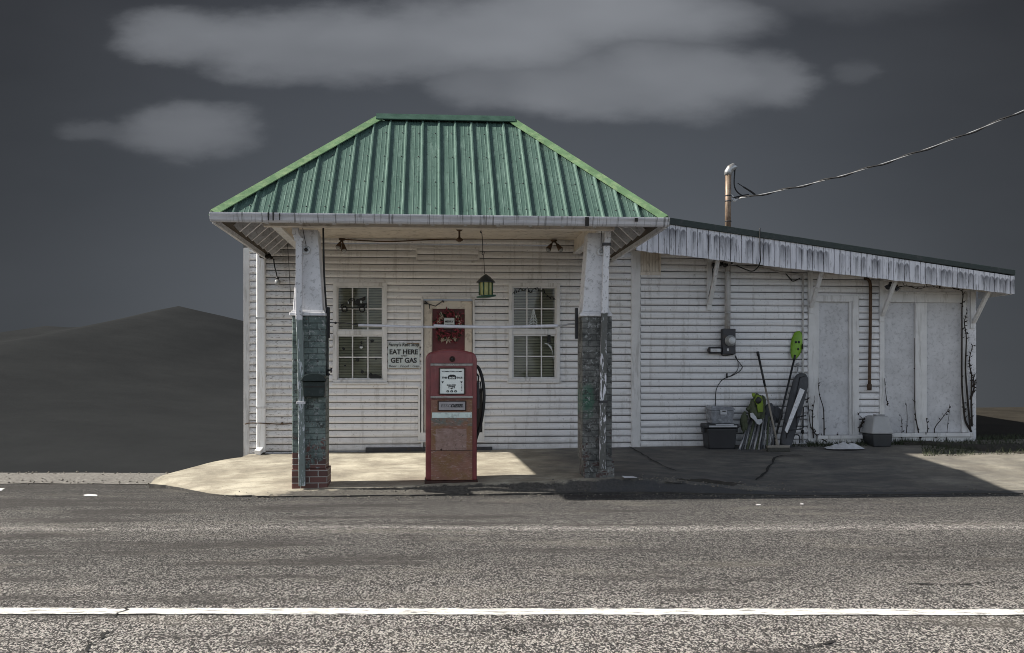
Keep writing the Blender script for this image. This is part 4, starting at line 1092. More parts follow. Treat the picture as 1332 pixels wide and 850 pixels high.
# ------------------------------------------------------------------ gas pump
def build_pump():
    xa, xb = WX(553.5, YP), WX(620.5, YP); cx = (xa+xb)/2; w = (xb-xa)/2
    z0 = .085
    def Z(y): return WZ(587, y, YP)
    zt = Z(454)
    R = thing('gas_pump', 'old faded red gas pump with white dial and rusty lower door', 'gas pump', (cx, YP+.23, z0))
    yf, yb = YP+.0, YP+.46
    def sil(ins, top):
        hw = w-ins; pts = [(cx-hw, z0+.05), (cx+hw, z0+.05)]
        sh = top-.13
        for k in range(9):
            a = k/8*math.pi/2; pts.append((cx+hw-.085+.085*math.cos(a), sh+.095*math.sin(a)))
        for k in range(1, 8):
            u = 1-2*k/8; pts.append((cx+u*(hw-.085), sh+.095+.035*(1-u*u)))
        for k in range(9):
            a = math.pi/2+k/8*math.pi/2; pts.append((cx-hw+.085+.085*math.cos(a), sh+.095*math.sin(a)))
        return pts
    mb = MB(); mb.prism(sil(0, zt), 'y', yf+.02, yb)
    cab = obj('cabinet', mb, 'pump_red', R, .028, 4)
    for p in cab.data.polygons: p.use_smooth = True
    # front panel stack, slightly proud of the cabinet
    fx0, fx1 = WX(560.5, YP), WX(614.5, YP); y = yf
    mb = MB()
    pts = [(fx0, Z(519)), (fx1, Z(519)), (fx1, Z(474)), (fx0, Z(474))]
    mb.prism(pts, 'y', y+.004, y+.021); obj('front_panel', mb, 'pump_red', R, .005)
    mb = MB(); arc = [(fx0, Z(473)), (fx1, Z(473)), (fx1, Z(466))]+[(lerp(fx1, fx0, k/8), Z(461)+.03*(1-(2*k/8-1)**2)) for k in range(9)]+[(fx0, Z(466))]
    mb.prism(arc, 'y', y+.006, y+.021); obj('crown_panel', mb, 'pump_red', R, .006)
    for yy in (474.6, 517.0):
        mb = MB(); mb.box(fx0-.004, fx1+.004, y-.014, y+.0035, Z(yy+1.4), Z(yy-1.4)); mb.box(fx0-.004, fx1+.004, y-.02, y-.0145, Z(yy+.35), Z(yy-.35)); obj('chrome_band', mb, 'chrome', R, .003)
    mb = MB(); mb.box(fx0, fx1, y+.002, y+.021, z0+.06, Z(520)); dr = obj('pump_door', mb, 'pump_door', R, .006)
    mb = MB(); mb.box(WX(562, YP)-.001, WX(614, YP), y-.0005, y+.0015, Z(543.8), Z(536.8)); obj('paint_stripe', mb, 'pump_stripe', dr)
    mb = MB(); lx = WX(574, YP); mb.lathe([(.012, 0), (.012, .006), (.008, .010)], (lx, y+.002, Z(585)), (0, -1, 0), 12); obj('door_lock', mb, 'pump_base', dr)
    mb = MB(); mb.box(fx0, fx1, y-.001, y+.0015, Z(586.6), Z(586.0)); obj('door_seam', mb, 'pump_base', dr)
    mb = MB(); mb.box(cx-w-.012, cx+w+.012, yf-.012, yb+.02, z0-.03, z0+.055); obj('base_plinth', mb, 'pump_base', R, .008)
    # emblem
    ex, ez = WX(588.3, YP), Z(467.3)
    mb = MB(); mb.lathe([(.032, 0), (.034, .008), (.026, .014), (.024, .008), (.0, .010)], (ex, y+.006, ez), (0, -1, 0), 20); em = obj('lock_emblem', mb, 'pump_base', R)
    mb = MB(); mb.lathe([(.014, 0), (.012, .012), (.0, .014)], (ex, y+.0, ez), (0, -1, 0), 14); obj('emblem_cap', mb, 'dark_metal', em)
    # dial
    dx0, dx1, dz0, dz1 = WX(571, YP), WX(605, YP), Z(513.5), Z(478.5)
    mb = MB(); t = .012
    for q in ((dx0, dx1, dz1-t, dz1), (dx0, dx1, dz0, dz0+t), (dx0, dx0+t, dz0+t, dz1-t), (dx1-t, dx1, dz0+t, dz1-t)): mb.box(q[0], q[1], y-.016, y+.004, q[2], q[3])
    dl = obj('dial_bezel', mb, 'pump_base', R, .004)
    mb = MB(); mb.box(dx0+t*.8, dx1-t*.8, y-.004, y+.003, dz0+t*.8, dz1-t*.8); obj('dial_face', mb, 'dial', dl)
    yt = y-.006; dc = (dx0+dx1)/2; dh = dz1-dz0; dw = dx1-dx0
    mbs = [text_mb('COMPUTING PUMP', .018, (dc, yt, dz1-.052), dw*.76, .0004)]
    mbs.append(text_mb('THIS', .028, (dc-dw*.29, yt, dz0+dh*.60), dw*.21, .0012)); mbs.append(text_mb('SALE', .028, (dc+dw*.29, yt, dz0+dh*.60), dw*.21, .0012))
    mb = MB(); mb.prism([(dc-.045+.01*0, dz0+dh*.57), (dc+.045, dz0+dh*.57), (dc+.052, dz0+dh*.63), (dc+.045, dz0+dh*.70), (dc+.02, dz0+dh*.74), (dc-.02, dz0+dh*.74), (dc-.045, dz0+dh*.70), (dc-.052, dz0+dh*.63)], 'y', yt, yt+.002); mbs.append(mb)
    mb = MB()
    for sg in (-1, 1):
        hx = dc+sg*dw*.36; hz = dz0+dh*.46
        mb.prism([(hx, hz-.014), (hx+.013, hz+.006), (hx+.006, hz+.013), (hx, hz+.007), (hx-.006, hz+.013), (hx-.013, hz+.006)], 'y', yt, yt+.002)
    mbs.append(mb)
    mbs.append(text_mb('GALLONS', .022, (dc-.01, yt, dz0+dh*.33), dw*.34, .0008))
    mb = MB(); mb.box(dc-.042, dc+.032, yt, yt+.002, dz0+dh*.235, dz0+dh*.315); mb.prism([(dc-.02, dz0+dh*.235), (dc+.01, dz0+dh*.235), (dc-.005, dz0+dh*.19)], 'y', yt, yt+.002); mbs.append(mb)
    mbs.append(text_mb('0 0 0', .034, (dc-.005, yt, dz0+dh*.085), dw*.40, .0014))
    mb = MB()
    mb.box(dc+dw*.375, dc+dw*.385, yt, yt+.002, dz0+dh*.15, dz0+dh*.37)
    for k in range(5): mb.box(dc+dw*.34+.003*(k % 2), dc+dw*.376, yt+.0003, yt+.0017, dz0+dh*(.15+k*.05), dz0+dh*(.17+k*.05))
    mbs.append(mb)
    for q in mbs: obj('dial_lettering', q, 'ink', dl, clean=False)
    mbs = [text_mb('0.00', .026, (dc, yt-.003, dz0+dh*.60), dw*.24, .0012), text_mb('00.0', .02, (dc-.005, yt-.003, dz0+dh*.245), dw*.2, .001)]
    for q in mbs: obj('dial_digits', q, 'dial', dl, clean=False)
    # brand plate
    px0, px1, pz0, pz1 = WX(569.3, YP), WX(606.5, YP), Z(535), Z(521.3)
    mb = MB(); mb.box(px0, px1, y-.012, y+.0015, pz0, pz1); bz = obj('plate_frame', mb, 'pump_base', R, .010, 3)
    mb = MB(); mb.box(px0+.014, px1-.014, y-.016, y-.0125, pz0+.014, pz1-.014); obj('name_plate', mb, 'plate', bz)
    pw = px1-px0
    obj('plate_lettering', merge(text_mb('ESSO', .05, (px0+pw*.30, y-.018, pz0+.047), pw*.36, .0, .12)), 'ink_faded', bz, clean=False)
    obj('plate_lettering', merge(text_mb('DIESEL', .05, (px0+pw*.68, y-.018, pz0+.047), pw*.44, .0022, .25)), 'ink', bz, clean=False)
    # hose and nozzle on the right side
    def hp(px, py, yy): return P(px, py, yy)
    ym = yf+.16
    mb = MB(); mb.tube(smoothpath([hp(618.5, 476, ym), hp(622.5, 479, ym), hp(626.5, 489, ym-.03), hp(629, 503, ym-.05), hp(629.6, 520, ym-.05), hp(627.5, 540, ym-.03), hp(624, 556, ym), hp(619, 572, ym+.02), hp(618, 584, ym+.06)], 6), .019, 10)
    hs = obj('hose', mb, 'rubber', R)
    mb = MB(); mb.tube([hp(621.5, 503, ym+.02), hp(622, 516, ym), hp(623, 528, ym)], [.016, .022, .018], 10); mb.tube([hp(622, 516, ym), hp(626, 509, ym-.03), hp(625, 497, ym-.02)], .008, 8); mb.tube([hp(621.5, 503, ym+.02), hp(622.5, 490, ym+.03), hp(619, 485, ym+.04)], .010, 8)
    obj('nozzle', mb, 'black', R)
    mb = MB(); mb.box(cx+w+.001, cx+w+.035, ym-.05, ym+.07, Z(532), Z(498)); obj('nozzle_boot', mb, 'dark_metal', R, .008)
build_pump()

# ------------------------------------------------------------------ things on the porch
def build_porch_things():
    # sign
    a, b, c, d = rect(504.8, 545.8, 446, 480)
    mb = MB(); mb.box(a, b, YW-.040, YW-.028, c, d)
    R = thing('wall_sign', 'weathered white EAT HERE and GET GAS sign on the siding beside the red door', 'sign', ((a+b)/2, YW-.04, c))
    obj('sign_board', mb, 'sign_white', R, .004)
    mb = MB(); y = YW-.0425
    for q in ((a, b, d-.008, d), (a, b, c, c+.010), (a, a+.008, c, d), (b-.008, b, c, d)): pass
    mb.box(a+.28, b-.004, y, y+.002, d-.016, d-.006); mb.box(a+.01, b-.01, y, y+.002, c+.003, c+.010); mb.box(b-.012, b-.005, y, y+.002, d-.10, d-.02)
    obj('rust_edge', mb, 'sign_rust', R)
    xm = (a+b)/2; w = b-a; h = d-c
    obj('lettering', text_mb('EAT HERE', .10, (xm, y, c+h*.555), w*.90, .0030), 'ink', R, clean=False); obj('lettering', text_mb('GET GAS', .10, (xm, y, c+h*.235), w*.82, .0030), 'ink', R, clean=False)
    obj('lettering', merge(text_mb("Fanny's Rest Stop", .075, (xm, y, c+h*.86), w*.96, .0014, .15)), 'ink', R, clean=False)
    obj('small_lettering', text_mb('AND', .032, (xm, y, c+h*.465), w*.18, .0005), 'ink_faded', R, clean=False); obj('small_lettering', (text_mb('Beer · Food · Gas', .05, (xm, y, c+h*.06), w*.94, .0003, .15)), 'ink_faded', R, clean=False)
    # wreath
    cx, cz = W(584.5, 424); R = thing('wreath', 'red flower wreath with a small white greeting card on the red door', 'wreath', (cx, YW-.01, cz))
    ring = MB(); rad = .155
    ring.tube([(cx+rad*math.cos(k*math.pi/12), YW+.02, cz+rad*1.15*math.sin(k*math.pi/12)) for k in range(25)], .03, 8)
    obj('wreath_ring', ring, 'wreath_green', R)
    def leafball(n, rad0, spread, size, a0, a1, yy):
        m = MB()
        for _ in range(n):
            a = random.uniform(a0, a1); r = rad0+random.gauss(0, spread)
            p = Vector((cx+r*math.cos(a), yy-random.uniform(0, .05), cz+r*1.15*math.sin(a)))
            d1_ = Vector((random.gauss(0, 1), random.gauss(0, .5), random.gauss(0, 1))).normalized(); d2_ = d1_.orthogonal().normalized()
            s = size*random.uniform(.6, 1.4); m.add([p-d1_*s, p+d2_*s*.4, p+d1_*s, p-d2_*s*.4], [(0, 1, 2, 3)])
        return m
    tag(obj('foliage', leafball(220, rad, .035, .030, 0, 6.28, YW+.0), 'wreath_green', R, clean=False), kind='stuff')
    tag(obj('red_petals', leafball(330, rad, .034, .026, 0, 6.28, YW-.012), 'wreath_red', R, clean=False), kind='stuff')
    tag(obj('cream_petals', leafball(34, rad*1.06, .025, .024, 2.2, 3.0, YW-.03), 'wreath_cream', R, clean=False), kind='stuff')
    tag(obj('cream_petals', leafball(26, rad*1.06, .025, .022, -.1, .9, YW-.03), 'wreath_cream', R, clean=False), kind='stuff')
    for fx, fz in ((-.02, -.20), (-.10, -.205), (.08, -.19)):
        m = MB()
        for k in range(6):
            a = k*math.pi/3+random.uniform(-.2, .2); p = Vector((cx+fx, YW-.04, cz+fz)); e = Vector((math.cos(a), -.3, math.sin(a)-.3)); s = e.orthogonal().normalized()
            L = random.uniform(.045, .075) if fx == -.02 else random.uniform(.025, .05); m.add([p, p+e*L*.5+s*.014, p+e*L, p+e*L*.5-s*.014], [(0, 1, 2, 3)])
        obj('lily', m, 'wreath_cream', R, clean=False)
    q = rect(577.5, 591, 414, 427.5); m = MB(); m.box(q[0], q[1], YW-.07, YW-.062, q[2], q[3]); cd = obj('card', m, 'decal_white', R, .003)
    obj('card_lettering', merge(text_mb('MERRY', .04, ((q[0]+q[1])/2, YW-.071, q[2]+.085), (q[1]-q[0])*.82, .001), text_mb('CHRISTMAS', .03, ((q[0]+q[1])/2, YW-.071, q[2]+.04), (q[1]-q[0])*.82, .0005)), 'ink', cd, clean=False)
    # bird feeder
    Y = 12.3; R = thing('bird_feeder', 'lantern-shaped bird feeder hanging from a wire under the canopy', 'bird feeder', P(632, 386, Y))
    cx, zb = W(632, 385, Y); zt = WZ(631, 357, Y); sc = Y/F
    m = MB(); m.lathe([(.118, WZ(632, 368, Y)), (.112, WZ(632, 366.5, Y)), (.055, WZ(632, 360.5, Y)), (.015, WZ(632, 357.5, Y)), (.006, zt)], (cx, Y, 0), (0, 0, 1), 8); obj('feeder_roof', m, 'feeder_roof', R)
    m = MB(); m.lathe([(.082, WZ(632, 384.5, Y)), (.086, WZ(632, 367.6, Y))], (cx, Y, 0), (0, 0, 1), 8); g = obj('seed_chamber', m, 'feeder_glass', R)
    for p in g.data.polygons: p.use_smooth = False
    m = MB()
    for k in range(8): a = k*math.pi/4+math.pi/8; m.tube([(cx+.088*math.cos(a), Y+.088*math.sin(a), WZ(632, 384.5, Y)), (cx+.09*math.cos(a), Y+.09*math.sin(a), WZ(632, 367.6, Y))], .006, 5)
    obj('chamber_rib', m, 'feeder_green', R)
    m = MB(); m.lathe([(.05, -.022), (.118, -.012), (.126, .004), (.10, .0)], (cx+.004, Y, WZ(633, 385.5, Y)), Vector((-.10, 0, 1)), 16); obj('tray', m, 'feeder_green', R)
    m = MB(); m.tube([P(625.3, 293, Y)+Vector((0, 0, .22)), P(625.8, 300, Y)], .004, 6)
    m.tube(smoothpath([P(625.8, 300, Y), P(624.8, 303, Y), P(626.8, 304, Y), P(628, 326, Y), P(627, 330, Y), P(629, 332, Y), P(630, 328, Y)], 4), .005, 6); m.tube([P(629, 332, Y), P(630.5, 357, Y)], .004, 6)
    obj('hanging_wire', m, 'dark_metal', R)
    # mailbox on the left pillar
    Y = YP-.03; xa, xb = WX(393, Y-.1), WX(424, Y-.1); R = thing('mailbox', 'dark domed metal mailbox mounted on the green brick pillar', 'mailbox', P(408, 517, Y))
    z0, z1, zm = WZ(408, 516.5, Y-.1), WZ(408, 486.0, Y-.1), WZ(408, 496.5, Y-.1)
    m = MB(); m.prism([(xa+.015, z0), (xb-.015, z0+.0), (xb-.004, zm), (xa+.004, zm)], 'y', Y-.12, Y+.028); obj('mailbox_body', m, 'mailbox', R, .008)
    m = MB(); pts = [(xa-.008, zm+.002), (xb+.008, zm+.002)]+[(lerp(xb+.008, xa-.008, k/10), zm+.012+(z1-zm-.012)*math.sqrt(max(0, 1-(2*k/10-1)**2))) for k in range(11)]
    m.prism(pts, 'y', Y-.17, Y+.028); obj('mailbox_lid', m, 'mailbox', R, .006)
    m = MB(); m.box(xa+.02, xb-.02, Y-.128, Y-.121, lerp(z0, zm, .62), lerp(z0, zm, .70)); obj('letter_slot', m, 'gap', R)
    # faucet-like hook on the pillar's side
    m = MB(); y = YP+.06; m.tube([P(426.5, 482, y), P(430.5, 482, y)], .012, 8); m.tube([P(430.8, 479, y), P(430.8, 485, y)], .010, 8); m.tube([P(427, 486, y), P(428.5, 488.5, y)], .014, 8)
    tag(obj('wall_tap', m, 'dark_metal', loc=P(428, 488, y)), 'small dark tap sticking out of the side of the green brick pillar', 'tap')
    # horizontal pole with its two black uprights
    Y = YP+.16; R = thing('hanging_rail', 'thin white pole strung level between the two pillars', 'pole', P(590, 425, Y))
    m = MB(); m.tube(smoothpath([P(466, 423.3, Y), P(500, 424.2, Y), P(530, 425.3, Y), P(567, 425.7, Y)], 4), .016, 8); obj('pole_section', m, 'pvc', R)
    m = MB(); m.tube(smoothpath([P(564, 424.2, Y-.01), P(600, 425.3, Y-.01), P(650, 426, Y-.01), P(690, 425, Y-.01), P(726, 424, Y-.01)], 4), .020, 8); obj('pole_section', m, 'pvc', R)
    m = MB(); m.tube(smoothpath([P(724, 424, Y), P(735, 423.2, Y), P(741, 421.6, Y), P(748.5, 422, Y)], 4), .010, 8); obj('pole_end', m, 'galv', R)
    m = MB(); m.tube(smoothpath([P(428, 419.8, Y), P(436, 420.2, Y), P(450, 420.6, Y), P(466, 423.3, Y)], 4), .006, 6); m.sphere(P(436.5, 420.3, Y), .016, 8); obj('tie_wire', m, 'dark_metal', R)
    m = MB(); m.box(WX(425.5, Y), WX(429, Y), Y-.03, Y+.03, WZ(427, 440, Y), WZ(427, 400, Y)); obj('upright', m, 'black', R, .004)
    m = MB(); m.box(WX(748, Y), WX(751.5, Y), Y-.03, Y+.03, WZ(750, 441, Y), WZ(750, 401, Y)); obj('upright', m, 'black', R, .004)
    # hanging black cable next to the left post
    m = MB(); Y = YP+.12; m.tube(smoothpath([P(420.3, 288, Y)+Vector((0, 0, .05)), P(420.8, 320, Y), P(421.8, 360, Y), P(424, 395, Y), P(425.8, 418, Y), P(425, 470, Y-.02), P(425.6, 489, Y-.06)], 5), .011, 8)
    tag(obj('black_cable', m, 'rubber', loc=P(425, 489, Y)), 'thick black cable hanging down beside the left canopy post', 'cable')
    # porcelain discs on the posts
    for px, py, lab in ((398.5, 325.5, 'round white porcelain lamp socket on the left canopy post'), (781.5, 327.5, 'round white porcelain lamp socket on the right canopy post')):
        Y = YP+.03; p = P(px, py, Y); R = thing('lamp_socket', lab, 'lamp', p, 'lamp sockets on the canopy posts')
        m = MB(); m.lathe([(.050, 0), (.052, .014), (.044, .030), (.030, .034), (.026, .026)], p, (0, -1, 0), 20); obj('socket_disc', m, 'porcelain', R)
        m = MB(); m.lathe([(.022, .02), (.020, .045), (.010, .05), (.0, .05)], p, (0, -1, 0), 14); obj('bulb_hole', m, 'gap' if px < 500 else 'bulb_glass', R)
        m = MB(); m.tube(smoothpath([p+Vector((.0, -.02, .05)), p+Vector((-.02 if px < 500 else .0, -.03, .15)), p+Vector((-.05 if px < 500 else .012, -.02, .32))], 5), .004, 6); obj('flex', m, 'dark_metal', R)
    # floodlights along the ceiling
    def flood(base, heads, lab, grp='twin floodlights on the station'):
        R = thing('floodlight', lab, 'floodlight', base, grp)
        m = MB(); m.lathe([(.05, .0), (.05, -.02), (.03, -.03), (.0, -.03)], base+Vector((0, 0, .005)), (0, 0, 1), 14); obj('mount', m, 'rust_metal', R)
        for h in heads:
            m = MB(); d = (h-base).normalized(); m.tube([base+Vector((0, 0, -.02)), base+d*.05, base+(h-base)*.55], .012, 8); m.tube([base+(h-base)*.45, base+(h-base)*.65, h], [.02, .028, .042], 12)
            hd = obj('lamp_head', m, 'rust_metal', R)
            m = MB(); m.sphere(h, .036, 10); obj('lens', m, 'bulb_glass', hd)
    Y = YW-.22
    flood(P(445, 311, Y), [P(440, 322, Y-.08), P(447.5, 326, Y-.10)], 'rusty twin floodlight with both heads hanging close together at the left of the ceiling')
    flood(P(720.5, 312.5, Y), [P(713, 325, Y-.06), P(729.5, 325, Y-.06)], 'rusty twin floodlight with splayed heads above the right window')
    p = P(597.5, 297.5, 13.6); R = thing('ceiling_lamp', 'single brown lamp holder on the canopy ceiling above the door', 'lamp', p)
    m = MB(); m.lathe([(.05, .02), (.05, -.01), (.035, -.03), (.014, -.04), (.014, -.12), (.05, -.145), (.05, -.16), (.02, -.18)], p, (0, 0, 1), 16); obj('lamp_holder', m, 'rust_metal', R)
    m = MB(); Y = YW-.06; m.tube(smoothpath([P(446, 311.5, Y), P(475, 313.5, Y), P(510, 314.5, Y), P(560, 312, Y), P(620, 311, Y), P(680, 311.5, Y), P(718, 312, Y), P(752, 312, Y), P(757.5, 314, Y), P(757, 326, Y), P(761, 332, Y), P(766, 333, Y)], 5), .009, 6)
    tag(obj('lighting_cable', m, 'rust_metal', loc=P(600, 311, Y)), 'brown lighting cable sagging along the top of the porch wall', 'cable')
    # socket dangling on the left wall
    Y = YW-.09; R = thing('dangling_lamp', 'small glass lamp dangling from a black flex on the left wall', 'lamp', P(361, 370, Y))
    m = MB(); m.tube(smoothpath([P(356, 337, Y), P(357, 346, Y), P(359.5, 356, Y), P(360.5, 363, Y)], 5), .010, 6); obj('flex', m, 'black', R)
    m = MB(); m.sphere(P(361, 367.5, Y), .045, 12); obj('globe', m, 'bulb_glass', R)
    m = MB(); m.lathe([(.02, 0), (.024, .04)], P(360.8, 364, Y), (0, 0, 1), 10); obj('socket', m, 'black', R)
    m = MB(); c = P(346.5, 333, YW-.12)
    for k in range(14): m.sphere(c+Vector((random.uniform(-.09, .09), random.uniform(-.05, .05), random.uniform(-.035, .03))), random.uniform(.015, .035), 7)
    tag(obj('birds_nest', m, 'vine', loc=c), 'dark ragged birds nest tucked under the left eave', 'nest')
    m = MB(); m.tube(smoothpath([P(318.5, 552, YW-.04), P(326, 550.5, YW-.045), P(346, 551, YW-.09), P(365, 552, YW-.04), P(381, 551, YW-.04)], 5), .008, 6); m.sphere(P(367, 551, YW-.05), .02, 8)
    tag(obj('cable', m, 'rust_metal', loc=P(350, 552, YW-.05)), 'thin brown cable running low across the left end wall', 'cable')
    m = MB(); m.tube(smoothpath([P(374, 318, YW-.05), P(376, 350, YW-.05), P(378.5, 395, YW-.04)], 5), .004, 6)
    tag(obj('wire', m, 'dark_metal', loc=P(378, 395, YW-.05)), 'fine vertical wire on the siding just left of the canopy post', 'wire')
build_porch_things()

# ------------------------------------------------------------------ things on the wing
def build_wing_things():
    Y = YW-.10
    # service mast
    R = thing('service_mast', 'rusty electric service mast with weatherhead rising through the wing roof', 'mast', P(947, 430, Y))
    mast_top = P(948.5, 224, Y); zr = ftop(WX(948, Y))+.02
    xm = P(946.8, 300, Y).x
    m = MB(); m.tube([(xm, Y, zr-.06), (xm+.005, Y, mast_top.z)], .046, 14); obj('pipe', m, 'pipe_rust', R)
    m = MB(); m.tube([(xm-.005, Y, WZ(947, 428, Y)), (xm, Y, zr-.061)], .043, 14); obj('pipe', m, 'pipe_paint', R)
    for py in (255, 262, 288.5): m = MB(); m.lathe([(.050, -.008), (.052, 0), (.050, .008)], (xm+.003, Y, WZ(948, py, Y)), (0, 0, 1), 14); obj('clamp', m, 'dark_metal', R)
    for py in (355, 407): m = MB(); m.lathe([(.048, -.012), (.048, .012)], (xm-.003, Y, WZ(948, py, Y)), (0, 0, 1), 14); obj('pipe_strap', m, 'galv', R)
    m = MB(); m.tube([mast_top+Vector((-.02, 0, -.05)), mast_top+Vector((-.015, 0, .0)), mast_top+Vector((.02, 0, .05)), mast_top+Vector((.07, 0, .085)), mast_top+Vector((.12, 0, .08))], [.055, .058, .062, .055, .022], 12); obj('weatherhead', m, 'galv', R)
    m = MB(); m.tube([(xm+.04, Y, WZ(948, 257, Y)), (xm+.09, Y-.02, WZ(948, 262, Y)), (xm+.15, Y-.02, WZ(948, 259, Y))], .014, 8); m.sphere((xm+.09, Y-.02, WZ(948, 261, Y)), .03, 8); m.tube([(xm+.04, Y, WZ(948, 252, Y)), (xm+.08, Y-.02, WZ(948, 257, Y))], .012, 8); obj('insulator', m, 'porcelain', R)
    # incoming cable: sags away to the upper right, toward the road pole out of frame
    a = P(957, 259, Y-.02); end = P(1345, 138, 12.6); m = MB(); pts = []
    far = end+(end-a)*1.2
    for k in range(41):
        t = k/40; p = a.lerp(end, t); p.z -= .30*4*t*(1-t)*.5; pts.append(p)
    pts.append(far+Vector((0, 0, .6)))
    m.tube(pts, .0085, 6); off = MB()
    pts2 = [p+Vector((0, .016*math.cos(i*1.1), .016*math.sin(i*1.1))) for i, p in enumerate(pts)]
    R2 = thing('service_cable', 'twisted overhead service cable running from the mast up to the right', 'cable', a)
    obj('bare_wire', m, 'galv', R2); m = MB(); m.tube(pts2, .012, 6); obj('insulated_wire', m, 'rubber', R2)
    m = MB(); wh = mast_top+Vector((.09, 0, .05))
    m.tube(smoothpath([wh, P(955, 238, Y), P(957, 247, Y), P(962, 252.5, Y), P(968, 256, Y)], 5), .010, 6)
    m.tube(smoothpath([P(959.5, 238.5, Y), P(968, 244, Y), P(976, 249, Y), P(983, 254, Y)], 5), [.006]*5+[.012]*5+[.014]*5+[.006], 6); m.tube([P(966, 255.5, Y), P(974, 254.5, Y)], .022, 8)
    m.tube(smoothpath([P(951, 252, Y), P(954, 257, Y), P(960, 256, Y), P(966, 255, Y)], 4), .01, 6)
    obj('drip_loop', m, 'rubber', R2)
    # meter
    R = thing('electric_meter', 'dark electric meter box with glass dome on the wing wall', 'electric meter', P(947.5, 461, YW-.03))
    x0, x1, z0, z1 = rect(939.3, 956.3, 428, 461, YW-.1)
    m = MB(); m.box(x0, x1, YW-.13, YW-.024, z0, z1); obj('meter_box', m, 'dark_metal', R, .008)
    cx, cz = W(949.8, 443.5, YW-.13); m = MB(); m.lathe([(.085, 0), (.085, .02), (.072, .025), (.072, .07), (.055, .095), (.0, .10)], (cx, YW-.13, cz), (0, -1, 0), 22); d = obj('meter_dome', m, 'bulb_glass', R)
    m = MB(); m.lathe([(.050, .097), (.048, .103), (.0, .104)], (cx, YW-.13, cz), (0, -1, 0), 18); obj('meter_dial', m, 'porcelain', d)
    m = MB(); m.box(cx-.05, cx-.02, YW-.137, YW-.131, z0+.045, z0+.085); obj('seal_tag', m, 'porcelain', R)
    m = MB(); a = P(922, 456, YW-.09); b = P(937, 456, YW-.09); m.tube([a+Vector((-.02, 0, 0)), a, b, b+Vector((.03, 0, 0))], [.02, .05, .05, .02], 14); R2 = thing('conduit_box', 'dark capsule-shaped conduit box just left of the electric meter', 'junction box', P(929, 460, YW-.05)); obj('box_body', m, 'dark_metal', R2)
    m = MB(); m.box(a.x+.01, b.x-.01, YW-.150, YW-.136, a.z-.028, a.z+.028); obj('box_cover', m, 'galv', R2, .012)
    Y = YW-.05
    m = MB(); m.tube(smoothpath([P(956, 460, Y), P(957, 466, Y), P(962.5, 473, Y), P(965.5, 478, Y), P(961, 484, Y), P(952, 489, Y), P(945, 491.5, Y), P(938, 496, Y), P(931.5, 508, Y), P(930.5, 528, Y)], 5), .006, 6)
    m.tube(smoothpath([P(957, 463, Y), P(960, 472, Y), P(959, 482, Y), P(950, 489.5, Y), P(945, 490, Y)], 5), .005, 6); m.tube([P(945.5, 486, Y), P(945.5, 492, Y)], .012, 6)
    m.tube(smoothpath([P(938, 460, Y), P(942, 463, Y), P(955, 461, Y)], 4), .006, 6)
    tag(obj('meter_cable', m, 'rubber', loc=P(931, 528, Y)), 'thin black cable looping down from the electric meter to the tubs', 'cable')
    # loop of cable over the fascia
    yf = FY-.06
    m = MB(); m.tube(smoothpath([P(988.5, 297, yf), P(988.5, 315, yf), P(988.8, 330, yf), P(989, 340, yf+.02), P(985, 349, yf+.12), P(978, 353, yf+.25), P(968, 350, yf+.4), P(958, 345.5, yf+.5)], 6), .0085, 6)
    tag(obj('loop_cable', m, 'rubber', loc=P(989, 345, yf)), 'black cable looped over the white wing fascia near the mast', 'cable')
    m = MB(); m.tube(smoothpath([P(941, 341, YW-.12), P(934, 345, YW-.12), P(927.5, 349, YW-.12), P(927, 362, YW-.12), P(922, 386, YW-.11)], 5), .009, 6)
    for k in range(9): m.sphere(P(928+k*3, 344+random.uniform(-1.5, 1.5), YW-.13), random.uniform(.015, .035), 7)
    tag(obj('tangled_wires', m, 'rubber', loc=P(935, 345, YW-.12)), 'tangle of dark wires under the wing soffit left of the pipe', 'wires')
    # white conduit run at the wing
    m = MB(); Y = YW-.045; m.tube(smoothpath([P(957, 346, Y), P(990, 349, Y), P(1020, 355, Y), P(1040, 357.5, Y), P(1044, 360, Y), P(1044.3, 380, Y), P(1044.3, 470, Y), P(1044, 576, Y)], 5), .014, 8)
    tag(obj('conduit', m, 'pipe_paint', loc=P(1044, 576, Y)), 'thin white conduit running down the wall left of the boarded door', 'pipe')
    m = MB(); m.tube(smoothpath([P(1022, 356, Y), P(1028, 363, Y), P(1032, 366, Y), P(1041, 362, Y)], 5), .008, 6); tag(obj('wire', m, 'rubber', loc=P(1030, 366, Y)), 'short black wire drooping under the soffit beside the thin white conduit', 'wire')
    # brown curved pipe
    m = MB(); Y = YW-.08; m.tube(smoothpath([P(1125, 362, Y+.06), P(1129, 363.5, Y), P(1132, 370, Y), P(1132.3, 390, Y), P(1131.8, 440, Y), P(1131, 503, Y)], 5), .024, 10); m.tube([P(1131, 500, Y), P(1130.8, 508, Y)], .034, 10)
    tag(obj('vent_pipe', m, 'rust_metal', loc=P(1131, 508, Y)), 'rusty bent pipe hanging on the wall between the two boarded doorways', 'pipe')
    b = P(1160, 369, YW-.30); R = thing('floodlight', 'black twin floodlight under the wing soffit beside the third brace', 'floodlight', b, 'twin floodlights on the station')
    m = MB(); m.lathe([(.045, .02), (.045, -.01), (.0, -.02)], b, (0, 0, 1), 12); obj('mount', m, 'black', R)
    for h in (P(1154.5, 374, YW-.36), P(1168, 377, YW-.36)):
        m = MB(); m.tube([b, b.lerp(h, .4), h], [.012, .02, .040], 12); obj('lamp_head', m, 'black', R)
build_wing_things()

